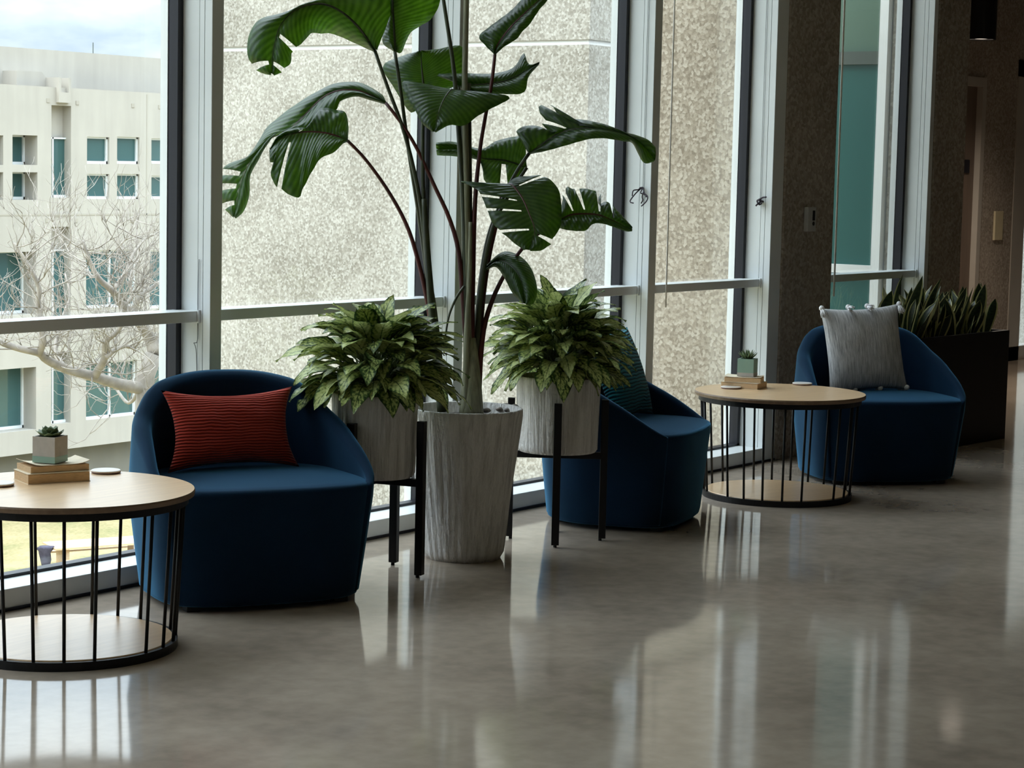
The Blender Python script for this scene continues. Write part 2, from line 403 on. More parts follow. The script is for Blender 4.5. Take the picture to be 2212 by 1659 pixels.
# interior columns, wall beyond
bm = NB(); box(bm, 10.992, 11.61, -.01, .30, 0, ZC, bevel=.006); structure('wall_column', bm, AGGI)
bm = NB(); box(bm, 12.99, 13.47, -.01, .28, 0, ZC, bevel=.006); structure('wall_pier', bm, AGGI)
bm = NB(); box(bm, 13.28, 13.47, .28, 1.8, 0, ZC); structure('wall_return', bm, AGGI)
dx0, dx1, dz = 16.55, 17.80, 2.47
wx = 18.62
bm = NB(); box(bm, 13.3, dx0-.08, 1.8, 2.15, -.35, ZC); box(bm, dx0-.08, dx1+.08, 1.8, 2.15, dz+.08, ZC); box(bm, dx1+.08, wx, 1.8, 2.15, -.35, ZC)
box(bm, wx, 20.4, 1.8, 2.15, 2.75, ZC); box(bm, 20.4, 24, 1.8, 2.15, -.35, ZC)
structure('wall_front', bm, AGGI)
bm = NB()
box(bm, dx0-.08, dx0, 1.775, 1.95, 0, dz+.08); box(bm, dx1, dx1+.08, 1.775, 1.95, 0, dz+.08); box(bm, dx0, dx1, 1.775, 1.95, dz, dz+.08)
dr = structure('door_1', bm, DFRAME)
bm = NB(); box(bm, dx0, dx1, 1.83, 1.88, .01, dz); link('door_panel', bm, DOORM, dr)
bm = NB(); tube(bm, [(dx0+.1, 1.83, 1.0), (dx0+.1, 1.77, 1.0), (dx0+.22, 1.77, 1.0)], .01); link('door_handle', bm, GREYP, dr)
bm = NB()
for (x0, x1, z0, z1) in ((wx, wx+.27, 0, 2.75), (20.2, 20.4, 0, 2.75), (wx, 20.4, 0, .13), (wx, 20.4, 2.6, 2.75)): box(bm, x0, x1, 1.79, 1.9, z0, z1)
dr2 = structure('door_2', bm, DFRAME)
bm = NB(); box(bm, wx+.27, 20.2, 1.84, 1.85, .13, 2.6); link('glass_pane', bm, GLASS, dr2)

# ================================================================== OUTSIDE
ZG = -10.0
bm = NB(); box(bm, -40, 160, .6, 51, ZG-.3, ZG); structure('ground', bm, LAWN)

YF = 50.0
def fx(px, py=330): return at(px, py, 1, YF).x
def fz(px, py): return at(px, py, 1, YF).z
# wall with real openings: cells between cuts, reveals and glass behind
def pierced(bm, x0, x1, z0, z1, holes, y, yb):
    xs = sorted({x0, x1, *[h[0] for h in holes], *[h[1] for h in holes]}); zs = sorted({z0, z1, *[h[2] for h in holes], *[h[3] for h in holes]})
    def inh(x, z): return any(h[0] < x < h[1] and h[2] < z < h[3] for h in holes)
    for a, b_ in zip(xs, xs[1:]):
        for c_, d in zip(zs, zs[1:]):
            if b_-a < 1e-6 or d-c_ < 1e-6: continue
            if not inh((a+b_)/2, (c_+d)/2):
                bm.faces.new([bm.verts.new(p) for p in ((a, y, c_), (b_, y, c_), (b_, y, d), (a, y, d))])
    for (a, b_, c_, d, dep) in holes:
        Y2 = y+dep
        for q in (((a, y, c_), (a, Y2, c_), (a, Y2, d), (a, y, d)), ((b_, y, c_), (b_, y, d), (b_, Y2, d), (b_, Y2, c_)),
                  ((a, y, d), (a, Y2, d), (b_, Y2, d), (b_, y, d)), ((a, y, c_), (b_, y, c_), (b_, Y2, c_), (a, Y2, c_))):
            bm.faces.new([bm.verts.new(p) for p in q])
    box(bm, x0, x1, y+2.2, yb, z0, z1)
bld = empty('outside_office_building', (50, YF, ZG))
bld.rotation_euler = (0, 0, 0)
tag(bld, 'pale concrete office building with teal windows beyond the bare tree', 'building')
def bpart(name, bm, m, par=bld):
    for v in bm.verts: v.co -= Vector((50, YF, ZG))
    return link(name, bm, m, par)
holes = []
def hole(px0, px1, py0, py1, dep, xref=None):
    c = (px0+px1)/2
    h = (fx(px0, (py0+py1)/2), fx(px1, (py0+py1)/2), fz(c, py1), fz(c, py0), dep); holes.append(h); return h
W = []
# upper pairs of small windows
for (a, b_, dep, left) in ((-30, 7, .5, 0), (27, 81, .75, 1), (188, 236, .2, 0), (253, 301, .2, 0), (327, 396, .2, 0), (440, 492, .2, 0)):
    for (y0, y1) in ((292, 354), (372, 430)):
        dy = 0 if a < 100 else (4 if a < 300 else 8)
        W.append((hole(a, b_, y0+dy, y1+(0 if a > 100 else 2), dep), 'small'))
# tall slot
SL = hole(111, 153, 228, 915, .5)
for (a, b_, dep) in ((-60, 78, .75), (186, 296, .22), (324, 420, .22)):
    W.append((hole(a, b_, 545 if a < 100 else 540, 682 if a < 100 else 664, dep), 'wide'))
    W.append((hole(a, b_, 798 if a < 100 else 781, 935 if a < 100 else 902, dep), 'wide'))
base_w = [w_ for w_ in W if 49.5 < w_[0][0] < 53.6]
for dx in (13, 26):                          # the same bays further along the facade
    for h, kd in base_w:
        h2 = (h[0]-dx, h[1]-dx, h[2], h[3], h[4]); holes.append(h2); W.append((h2, kd))
TOPL = fz(60, 180); BASE = fz(200, 963)
bm = NB(); pierced(bm, 20, 110, BASE, fz(250, 196), [h for h in holes], YF, YF+16)
bpart('concrete_wall', bm, CONC)
bm = NB(); box(bm, 20, 110, YF+1.2, YF+17, fz(250, 260), fz(200, 110)); o = bpart('parapet_wall', bm, CONC)
bm = NB(); box(bm, 20, 110, YF+.9, YF+16, ZG-.2, BASE); o = bpart('base_wall', bm, CONCG)
# joints
bm = NB()
for (py) in (463, 716): box(bm, 20, 110, YF-.012, YF+.002, fz(250, py)-.03, fz(250, py)+.03)
bpart('joint_line', bm, JOINT)
bm = NB(); box(bm, fx(317)-.02, fx(317)+.02, YF-.012, YF+.002, BASE, fz(250, 200)); bpart('joint_line', bm, JOINT)
# sloping beam and spout above the slot
bm = NB()
xa, xb = fx(58, 150), fx(124, 190)
prof = [(xa, fz(60, 222)), (xb, fz(124, 222)), (xb, fz(124, 170)), (xa+1.1, fz(80, 153)), (xa, fz(60, 152))]
loft(bm, [[(x, YF+.5, z) for x, z in prof], [(x, YF+3.0, z) for x, z in prof]]); bpart('sloping_beam', bm, CONC)
bm = NB(); x0, x1, z0, z1 = fx(121, 200), fx(147, 200), fz(135, 222), fz(135, 168)
box(bm, x0, x0+.1, YF-.15, YF+1.3, z0, z1); box(bm, x1-.1, x1, YF-.15, YF+1.3, z0, z1); box(bm, x0+.1, x1-.1, YF-.15, YF+1.3, z0, z0+.35)
bpart('rain_spout', bm, CONC)
# windows
for h, kd in W:
    a, b_, c_, d, dep = h; y = YF+dep-.06
    bm = NB(); t = .06
    for q in ((a, b_, c_, c_+t*1.6), (a, b_, d-t, d), (a, a+t, c_, d), (b_-t, b_, c_, d)): box(bm, q[0], q[1], y-.05, y+.03, q[2], q[3])
    mid = (a+b_)/2 if kd == 'wide' else b_-.35*(b_-a)
    if kd == 'wide' or (b_-a) > 1.1: box(bm, mid-.035, mid+.035, y-.05, y+.03, c_, d)
    wf = bpart('window', bm, ALU)
    bm = NB(); box(bm, a, b_, y+.035, y+.06, c_, d); p = bpart('pane', bm, TEAL, wf)
a, b_, c_, d, dep = SL
for (py0, py1, kind) in ((297, 427, 'w'), (427, 490, 'p'), (490, 540, 'd'), (540, 690, 'w'), (690, 760, 'p'), (760, 790, 'd'), (790, 915, 'w'), (228, 297, 'd')):
    z0, z1 = fz(132, py1), fz(132, py0)
    if kind == 'w':
        bm = NB(); y = YF+.30; xm = a+(b_-a)*.33
        for q in ((xm-.03, xm+.03, z0, z1), (a, b_, z0, z0+.09), (a, b_, z1-.05, z1)): box(bm, q[0], q[1], y-.05, y+.03, q[2], q[3])
        wf = bpart('window', bm, ALU)
        bm = NB(); box(bm, a, b_, y+.035, y+.06, z0, z1); bpart('pane', bm, TEAL, wf)
    else:
        bm = NB(); yy = YF+.05 if kind == 'p' else YF+.42
        box(bm, a, b_, yy, YF+2, z0, z1); bpart('spandrel_panel', bm, CONC)
# anchor plates
for (px, py) in ((104, 217), (167, 222), (287, 228), (345, 231), (102, 476), (164, 476), (285, 476), (341, 475)):
    x, z = fx(px, py), fz(px, py); bm = NB(); box(bm, x-.07, x+.07, YF-.02, YF+.002, z-.07, z+.07); bpart('anchor_plate', bm, JOINT)
bm = NB(); p = at(201, 110, 1, YF+6); tube(bm, [p-Vector((0, 0, .5)), p+Vector((0, 0, .32))], .02, 6); bpart('antenna', bm, SLATE)

# aggregate wing beside the courtyard
XB = 20.0
c1 = at(1268, 300, 0, XB); c0 = at(432, 300, 0, XB)
Yb, Yl = c1.y, c0.y
zj = at(900, 98, 0, XB).z
bm = NB()
g = .028
box(bm, XB, XB+14, Yb, Yl, ZG, zj-g); box(bm, XB, XB+14, Yb, Yl, zj+g, zj+4.2); box(bm, XB+.03, XB+13.9, Yb+.03, Yl-.03, zj-g-.01, zj+g+.01, 1)
wing = link('aggregate_wing', bm, [AGG, WHT]); tag(wing, 'tall exposed aggregate building wing behind the tall potted plant', 'building')
# pier outside the column, far bay glazing
bm = NB(); box(bm, 10.93, 11.55, .305, 1.06, ZG, ZC+.4)
pr = link('outside_pier', bm, AGGN); tag(pr, 'warm exposed aggregate pier outside the narrow window next to the column', 'pier')
bm = NB(); box(bm, 12.7, 18.3, 2.6, 2.7, 0, 1)
bm.free()
XG = 13.06
ya, yb_, yc = at(1945, 300, 0, XG).y, at(1920, 300, 0, XG).y, at(1898, 300, 0, XG).y
ye = 2.14
bm = NB(); box(bm, XG, XG+.2, .31, yb_, ZG, ZC+.4, 0); lw = link('glazed_link', bm, AGG)
tag(lw, 'green glazed building link seen through the far narrow window', 'building')
bm = NB(); box(bm, XG-.05, XG+.25, yb_+.012, yc, ZG, ZC+.4); link('white_frame', bm, WHT, lw)
zs1, zs2, zs3, zs4 = at(1850, 112, 0, XG).z, at(1850, 140, 0, XG).z, at(1850, 572, 0, XG).z, at(1850, 590, 0, XG).z
bm = NB(); box(bm, XG, XG+.1, yc, ye, zs1, ZC+.4); link('spandrel_panel', bm, GRNP, lw)
bm = NB(); box(bm, XG-.03, XG+.1, yc, ye, zs2, zs1); link('dark_band', bm, SLATE, lw)
bm = NB(); box(bm, XG, XG+.02, yc, ye, zs3, zs2); link('glass_pane', bm, GRNG, lw)
bm = NB(); box(bm, XG-.05, XG+.1, yc, ye, zs4, zs3); link('white_frame', bm, WHT, lw)
bm = NB(); box(bm, XG, XG+.02, yc, ye, ZG, zs4); link('glass_pane', bm, GRNG, lw)

# bare tree
random.seed(5)
DT = 38.0
tr = empty('bare_tree', at(318, 905, 1, 0.9*DT)*0 + Vector((0, 0, 0)))
root = deep(322, 1010, DT); root.z = ZG
tr.location = root
tag(tr, 'leafless tree with pale twisting branches outside the window', 'tree')
limbs = NB(); twigs = NB()
def loc(P): return [Vector(p)-root for p in P]
def limb(pts, r0, r1, n=7):
    P = catmull([deep(x, y, DT+d) for x, y, d in pts], max(6, len(pts)*4))
    tube(limbs, loc(P), [r0+(r1-r0)*i/(len(P)-1) for i in range(len(P))], n); return P
trunk = [root, root.lerp(deep(312, 860, DT), .55), deep(314, 850, DT)]
P = catmull(trunk+[deep(318, 815, DT), deep(333, 765, DT)], 16); tube(limbs, loc(P), [.30-.15*i/15 for i in range(16)], 9)
main = [limb([(333, 765, 0), (350, 735, .2), (365, 700, .5), (400, 640, 1), (420, 560, 1.3), (440, 480, 1.5)], .13, .03),
        limb([(333, 765, 0), (322, 728, 0), (300, 695, -.3), (265, 660, -.6), (243, 628, -.9), (212, 600, -1.2), (190, 555, -1.4), (180, 520, -1.5)], .12, .025),
        limb([(316, 840, 0), (260, 830, -.4), (200, 812, -.8), (140, 795, -1.1), (98, 775, -1.5), (84, 762, -1.7), (40, 752, -2), (0, 738, -2.2), (-60, 700, -2.5)], .12, .04),
        limb([(84, 764, -1.7), (92, 735, -1.9), (88, 690, -2), (82, 650, -2.1), (84, 620, -2.2), (60, 570, -2.4), (30, 525, -2.5)], .07, .02),
        limb([(205, 812, -.8), (225, 775, -1.2), (228, 740, -1.4), (255, 715, -1.6), (262, 690, -1.7)], .08, .03),
        limb([(228, 772, -1.3), (250, 755, -1.2), (275, 748, -1), (293, 756, -.8)], .05, .02),
        limb([(243, 628, -.9), (270, 590, -.5), (290, 545, -.3), (318, 510, 0)], .05, .015),
        limb([(290, 680, -.4), (300, 640, -.4), (330, 620, 0), (370, 590, .3)], .06, .02),
        limb([(265, 660, -.6), (285, 640, -.2), (280, 600, .2), (300, 560, .5)], .045, .015),
        limb([(318, 815, 0), (280, 870, .6), (250, 840, .9), (230, 830, 1.1)], .05, .02),
        limb([(140, 795, -1.1), (120, 760, -.6), (130, 700, -.3), (150, 640, 0), (140, 590, .2)], .05, .015)]
def twig(p, d, L, r, lv):
    n = 5; P = [p]; q = Vector(d)
    for i in range(n):
        q = (q+Vector((random.uniform(-.4, .4), random.uniform(-.4, .4), random.uniform(-.22, .42)))).normalized(); P.append(P[-1]+q*(L/n))
    tube(twigs, loc(P), [r*(1-.6*i/n) for i in range(n+1)], 4)
    if lv:
        for _ in range(3):
            j = random.randint(1, n); dd = (q+Vector((random.uniform(-1.1, 1.1), random.uniform(-1, 1), random.uniform(-.5, 1)))).normalized()
            twig(P[j], dd, L*.62, r*.6, lv-1)
for P in main:
    for i in range(2, len(P), 3):
        for _ in range(2):
            dd = Vector((random.uniform(-1, 1), random.uniform(-1, 1), random.uniform(-.3, 1))).normalized()
            twig(P[i], dd, random.uniform(.7, 1.4), .014, 2)
link('trunk_and_limbs', limbs, BARK, tr, True); link('twigs', twigs, BARK, tr, True)

# timber bench on the lawn with a dark coat hung over its end
bA, bB = at(105, 1178, 2, ZG+.75), at(320, 1163, 2, ZG+.75)
bc = (bA+bB)/2; bc.z = ZG
d = (bB-bA); ang = math.atan2(d.y, d.x); Lb = d.length
bench = empty('picnic_table', bc, ang); tag(bench, 'tan timber picnic table on the dry lawn outside', 'table')
bm = NB()
for j in range(4): box(bm, -Lb/2, Lb/2, -.62+j*.31, -.62+j*.31+.29, .70, .75)
link('tabletop', bm, BENCHW, bench)
for sx in (-.36, .36):
    bm = NB(); box(bm, sx*Lb-.05, sx*Lb+.05, -.45, .45, .0, .70); link('leg', bm, BENCHW, bench)
bm = NB(); box(bm, -Lb/2+.15, Lb/2-.1, .75, 1.05, .38, .43); link('bench_seat', bm, BENCHW, bench)
bm = NB(); box(bm, -Lb/2+.15, Lb/2-.1, -1.05, -.75, .38, .43); link('bench_seat', bm, BENCHW, bench)
bm = NB()
rings = []
for i, (z, wx_, wy) in enumerate(((.08, .05, .05), (.15, .10, .07), (.4, .14, .10), (.62, .16, .14), (.74, .24, .2), (.79, .20, .2), (.80, .06, .1))):
    rings.append([(-Lb/2-.20+wx_*math.cos(a)*(1+.28*math.sin(3*a+1.7*i)), wy*math.sin(a)-.35, z) for a in [2*math.pi*q/12 for q in range(12)]])
loft(bm, rings); ct = link('coat', bm, COATM, None, True); ct.location = bc; ct.rotation_euler = (0, 0, ang)
tag(ct, 'dark cloth hanging over the end of the outdoor picnic table', 'coat')

# ================================================================== FURNITURE
# ---- round side tables
RT_, RB_ = .44, .378; HT = .545
def make_table(loc, phase):
    t = empty('side_table', loc)
    bm = NB(); lathe(bm, [(RT_-.012, HT-.022), (RT_-.002, HT-.020), (RT_, HT-.006), (RT_-.003, HT)], 96)
    for f in bm.faces: f.material_index = 0 if f.calc_center_median().z > HT-.001 or f.normal.z > .9 else 1
    link('tabletop', bm, [OAK, OAKE], t)
    bm = NB(); n = 96
    def hoop(r, w_, z0, z1): loft(bm, [ring_pts((0, 0), r, n, z0), ring_pts((0, 0), r, n, z1), ring_pts((0, 0), r-w_, n, z1), ring_pts((0, 0), r-w_, n, z0), ring_pts((0, 0), r, n, z0)], False, False)
    hoop(RT_-.022, .03, HT-.048, HT-.0225); link('top_ring', bm, BMET, t)
    bm = NB(); hoop(RB_+.006, .016, 0.0, .030); lathe(bm, [(RB_-.02, .002), (RB_-.02, .008)], n); link('base_ring', bm, BMET, t)
    bm = NB(); lathe(bm, [(RB_-.012, .012), (RB_-.010, .030), (RB_-.013, .034)], n); link('base_plate', bm, OAK, t)
    for g_ in range(4):
        for j in range(5):
            a = phase+g_*math.pi/2+R(15)*(j-2)
            bm = NB()
            tube(bm, [((RB_-.002)*math.cos(a), (RB_-.002)*math.sin(a), .028), ((RT_-.036)*math.cos(a), (RT_-.036)*math.sin(a), HT-.024)], .0062, 8)
            link('rod', bm, BMET, t, True)
    return t
va1 = math.atan2(-.577+DW, 4.966); va2 = math.atan2(-.704+DW, 9.743)
# first rod group faces the camera, turned a little
t1 = make_table((4.962, -.580, 0), va1+math.pi-R(15)); t1.name = 'side_table'
tag(t1, 'round oak side table with black rods, cut off beside the red-cushioned chair', 'side table', 'round rod-sided tables')
t2 = copy_tree(t1); t2.location = (9.743, -.704, 0)
t2['label'] = 'round oak side table with black rods between the middle and far blue chairs'
ph1, ph2 = R(0), R(-10.7)
t2.rotation_euler = (0, 0, (va2+math.pi-R(10.7))-(va1+math.pi-R(15)))

# ---- armchairs
def outline(sc=1.0, n=96, fb=.0):
    pts = []
    for i in range(n):
        a = 2*math.pi*i/n; cx, sx = math.cos(a), math.sin(a)
        e = 2/5.2 if sx < 0 else 2/2.3
        x = .445*math.copysign(abs(cx)**e, cx); y = .365*math.copysign(abs(sx)**e, sx)
        if sx < 0: y -= .055*(1-(x/.445)**2)
        pts.append((x*sc, y*sc))
    return pts
SEATZ, BACKZ = .458, .84
def hback(x, y):                                # height of the wrap-around back along the chair's depth
    t = max(0, min(1, (y+.345)/.63))
    if t > .86: t = .86+.14*(1-(1-(t-.86)/.14)**1.6)*.8
    return SEATZ-.014+(BACKZ-SEATZ+.014)*min(1, t/.97)*(1-.20*min(1, abs(x)/.44)**2.6*min(1, max(0, t-.25)*2))
def make_chair(loc, rz):
    c = empty('armchair', loc, rz)
    bm = NB(); rings = []
    o = outline(1.0)
    for z, s in ((.022, .86), (.027, .88), (.05, .892), (.2, .925), (.35, .958), (.425, .976), (.440, .981), (.450, .976), (.457, .963), (.461, .94), (.466, .86), (.472, .7), (.478, .5), (.481, .25), (.482, .08)):
        rings.append([(x*s, y*s, z) for x, y in o])
    loft(bm, rings); link('seat', bm, BLUE, c, True)
    # shell
    bm = NB(); n = len(o)
    idx = [i for i in range(n) if o[i][1] > -.335]
    idx.sort(key=lambda i: (math.atan2(o[i][1], o[i][0])+math.pi/2) % (2*math.pi))
    rings = []
    for i in idx:
        x, y = o[i]; h = hback(x, y); f = max(0, min(1, (h-SEATZ)/(BACKZ-SEATZ)))
        th = .028+.085*f; L = math.hypot(x, y)
        def P(off, z):
            lean = 1.0-(.22*(z-.47) if z > .47 else 0)
            s = (.895+.105*min(1, z/.44))*lean; return (x*s*(1-off/L), y*s*(1-off/L), z)
        r = min(.04, th*.48, max(.006, (h-SEATZ)*.6+.006))
        ring = [P(.022, .026), P(.004, .040), P(0, .2), P(-.003, .40), P(-.002, max(.42, h-r))]
        for q in (30, 60, 90): ring.append(P(r-r*math.cos(R(q)), h-r+r*math.sin(R(q))))
        for q in (60, 30, 0): ring.append(P(th-r+r*math.cos(R(q)), h-r+r*math.sin(R(q))))
        ring += [P(th+.004*f, min(h-r-.002, .45)), P(th, .40), P(th*.9+.01, .3)]
        rings.append(ring)
    loft(bm, rings, True, True); link('backrest', bm, BLUE, c, True)
    for sx in (-1, 1):
        for y in (-.27, .22):
            bm = NB(); box(bm, sx*(.29 if y < 0 else .2)-.028, sx*(.29 if y < 0 else .2)+.028, y-.028, y+.028, 0, .04, bevel=.004); link('foot', bm, FOOTM, c)
    return c
ch1 = make_chair((6.055, -.395, 0), R(-29)); tag(ch1, 'navy blue barrel armchair holding the rust red cushion', 'armchair', 'blue barrel armchairs')
ch2 = copy_tree(ch1); ch2.location = (8.585, -.475, 0); ch2.rotation_euler = (0, 0, R(18)); ch2['label'] = 'navy blue barrel armchair seen from its side, with the teal cushion'
ch3 = copy_tree(ch1); ch3.location = (10.78, -.725, 0); ch3.rotation_euler = (0, 0, R(-42)); ch3['label'] = 'navy blue barrel armchair holding the grey tasselled cushion'

# ---- cushions
def cushion(name, w_, h_, th, mat, pull=.10, seed=0, n=30):
    bm = NB(); uvl = bm.loops.layers.uv.new('UVMap'); random.seed(seed); G = {}
    for side in (1, -1):
        for i in range(n+1):
            for j in range(n+1):
                u, v = i/n*2-1, j/n*2-1
                e = max(0, (1-abs(u)**2.4)*(1-abs(v)**2.4))
                if e == 0 and side == -1: G[side, i, j] = G[1, i, j]; continue
                pu = 1-pull*(1-abs(v)**2)*abs(u)**3; pv = 1-pull*(1-abs(u)**2)*abs(v)**3*1.2
                x, z = u*w_/2*pu, v*h_/2*pv
                wr = .006*noise.noise(Vector((u*2.3+seed, v*2.3, side*3)))+.004*math.sin(u*9+seed)*abs(v)**2
                y = side*(th/2*e**.55+wr*e)
                G[side, i, j] = bm.verts.new((x, -y, z))
    for side in (1, -1):
        for i in range(n):
            for j in range(n):
                q = [(i, j), (i+1, j), (i+1, j+1), (i, j+1)]
                vs = []
                for a in q:
                    if G[(side, *a)] not in vs: vs.append(G[(side, *a)])
                try: f = bm.faces.new(vs)
                except ValueError: continue
                for lp in f.loops:
                    for a in q:
                        if G[(side, *a)] is lp.vert: lp[uvl].uv = (a[0]/n, a[1]/n)
    return link(name, bm, mat, None, True)
def seat_cushion(o, chair, x, y, z, tilt, spin=0, roll=0):
    m = Matrix.Translation(chair.location) @ Matrix.Rotation(chair.rotation_euler.z, 4, 'Z') @ Matrix.Translation((x, y, z)) @ Matrix.Rotation(spin, 4, 'Z') @ Matrix.Rotation(-tilt, 4, 'X') @ Matrix.Rotation(roll, 4, 'Y')
    o.matrix_world = m
cu1 = cushion('lumbar_cushion', .54, .32, .13, RED, .16, 1); seat_cushion(cu1, ch1, -.035, .07, .480+.150, R(15), R(3))
tag(cu1, 'rust red ribbed lumbar cushion on the near blue armchair', 'cushion')
cu2 = cushion('square_cushion', .47, .45, .13, TEALF, .08, 2); seat_cushion(cu2, ch2, .16, .04, .475+.205, R(20), R(-8))
tag(cu2, 'teal ribbed square cushion behind the aglaonema on the middle chair', 'cushion')
cu3 = cushion('tasselled_cushion', .485, .485, .15, LINEN, .07, 3); seat_cushion(cu3, ch3, -.05, .04, .475+.232, R(13), R(6), R(-3))
tag(cu3, 'pale grey woven square cushion with white tassels', 'cushion')
for (u, v) in ((-1, 1), (-.33, 1), (.15, 1), (1, 1), (-1, -1), (-.38, -1), (.3, -1), (1, -1)):
    bm = NB(); random.seed(int(u*10+v*100))
    px_, pz = u*.24, v*.229 if abs(u) < 1 else v*.24
    lathe(bm, [(.006, 0), (.014, -.008), (.016, -.018), (.011, -.026)], 10)
    for q in range(26):
        a = random.uniform(0, 6.28); r = random.uniform(.006, .02)
        L = .055 if v > 0 else .05
        tube(bm, [(0.006*math.cos(a), .006*math.sin(a), -.018), (r*.8*math.cos(a), r*.8*math.sin(a), -.018-L*.5), (r*math.cos(a), r*math.sin(a), -.018-L*random.uniform(.85, 1.05))], .0024, 4)
    o = link('tassel', bm, TASSEL, cu3, True)
    o.location = (px_, -.012 if v > 0 else -.02, pz+.012)
    o.rotation_euler = (R(-25), 0, 0) if v > 0 and abs(u) == 1 else ((R(-70), 0, R(20*u)) if v > 0 else (R(60), R(90*u if abs(u) < 1 else 70*u), 0))

# ---- books, coasters, succulents on the tables
def book(loc, rz, L, D, T, label, curl=0.0, cat='book', grp=None):
    b_ = empty('book', loc, rz)
    bm = NB(); box(bm, -L/2, L/2, -D/2, D/2, 0.0015, T-.0015, bevel=.001); link('pages', bm, PAGES, b_)
    bm = NB(); n = 14; rows = []
    for i in range(n+1):
        u = -1+2*i/n; zz = T+curl*abs(u)**5
        rows.append([(u*(L/2+.002), -D/2-.002, zz), (u*(L/2+.002), D/2+.002, zz), (u*(L/2+.002), D/2+.002, zz+.0015), (u*(L/2+.002), -D/2-.002, zz+.0015)])
    loft(bm, rows); link('cover', bm, PAPER, b_)
    bm = NB(); box(bm, -L/2-.002, L/2+.002, -D/2-.002, D/2+.002, 0, .0015); link('cover', bm, PAPER, b_)
    tag(b_, label, 'book', grp); return b_
def coaster(loc, label, grp):
    t = empty('coaster', loc); bm = NB(); lathe(bm, [(.048, .0), (.052, .002), (.052, .006)], 40); link('cork_base', bm, COASTE, t)
    bm = NB(); lathe(bm, [(.052, .006), (.0525, .0095), (.050, .011)], 40); link('top', bm, COAST, t); tag(t, label, 'coaster', grp)
def succulent(loc, rz, label, grp, style):
    t = empty('potted_succulent', loc, rz); s = .0435; h = .092
    bm = NB(); loft(bm, [[(x*q, y*q, z) for x, y in ((-s, -s), (s, -s), (s, s), (-s, s))] for q, z in ((.90, 0), (.97, .006), (1, .02), (1, h), (.88, h), (.88, h-.012))], True, True)
    if style: 
        for f in bm.faces: f.material_index = 1 if f.calc_center_median().z < .013 else 0
    o = link('pot', bm, [POTT, POTC] if style else [POTC, POTT], t)
    bm = NB(); q = 1.012
    if not style: loft(bm, [[(x*q, y*q, z) for x, y in ((-s, -s), (s, -s), (s, s), (-s, s))] for z in (.002, .024)], True, True); link('mint_band', bm, POTT, o)
    else: loft(bm, [[(x*q, y*q, z) for x, y in ((-s, -s), (s, -s), (s, s), (-s, s))] for z in (.001, .016)], True, True); link('cement_band', bm, POTC, o)
    bm = NB(); box(bm, -s*.87, s*.87, -s*.87, s*.87, h-.02, h-.006); link('soil', bm, SOIL, t)
    bm = NB(); random.seed(4+style)
    rows_ = ((7, 62, .030, .017), (8, 38, .042, .019), (9, 14, .050, .020)) if not style else ((8, 70, .045, .009), (11, 50, .055, .010), (12, 26, .058, .010))
    for (cnt, el, L, wd) in rows_:
        for i in range(cnt):
            a = 2*math.pi*i/cnt+el*.3+random.uniform(-.12, .12); e = R(el+random.uniform(-6, 6))
            d = Vector((math.cos(a)*math.cos(e), math.sin(a)*math.cos(e), math.sin(e))); sd = Vector((-math.sin(a), math.cos(a), 0)); up_ = sd.cross(d)*-1
            if up_.z < 0: up_ = -up_
            p0 = Vector((math.cos(a)*.004, math.sin(a)*.004, h-.004)); rg = []
            for q in range(7):
                v = q/6; ww = wd*(.45+1.1*v-.0)*(1-v**3.2) if not style else wd*(1-v**1.6); ww = max(ww, .0008); tk = max(.0007, .006*(1-v**2))
                c = p0+d*(L*v)+up_*(.012*v*v)
                rg.append([c+sd*(ww*math.cos(b))*1+up_*(tk*math.sin(b)) for b in [2*math.pi*z/8 for z in range(8)]])
            loft(bm, rg)
    link('succulent_leaves', bm, SUCC, t, True); tag(t, label, 'succulent', grp)
ZT = HT+.0005
def dirang(a, b, z):
    p, q = at(*a, 2, z), at(*b, 2, z); return math.atan2(q.y-p.y, q.x-p.x)
# near table
zb = HT
p1 = at(61, 1047, 2, zb); p2 = at(194, 1039, 2, zb); p3 = at(12, 1029, 2, zb)
ang = math.atan2(p2.y-p1.y, p2.x-p1.x); L1 = (p2-p1).length
ax = Vector((math.cos(ang), math.sin(ang), 0)); ay = Vector((-math.sin(ang), math.cos(ang), 0))
D1 = .145
book(p1+ax*L1/2+ay*D1/2, ang, L1, D1, .034, 'thick tan book under the curled one, on the near table', grp='stacked tan books')
book(p1+ax*(L1/2+.006)+ay*(D1/2+.006)+Vector((0, 0, .0355)), ang+R(2), L1-.008, .13, .024, 'tan book with curled cover under the grey succulent pot', .012, grp='stacked tan books')
succulent(p1+ax*(L1/2-.005)+ay*(D1/2+.005)+Vector((0, 0, .0628)), ang+R(40), 'grey cube pot with mint base and fat-leaved succulent', 'cube pots of succulent', 0)
c = at(229, 1021, 2, ZT); coaster(c, 'round white coaster just behind the books, on the near table', 'round white coasters')
c = at(-3, 1049, 2, ZT); coaster(c, 'round white coaster cut by the picture edge, on the near table', 'round white coasters')
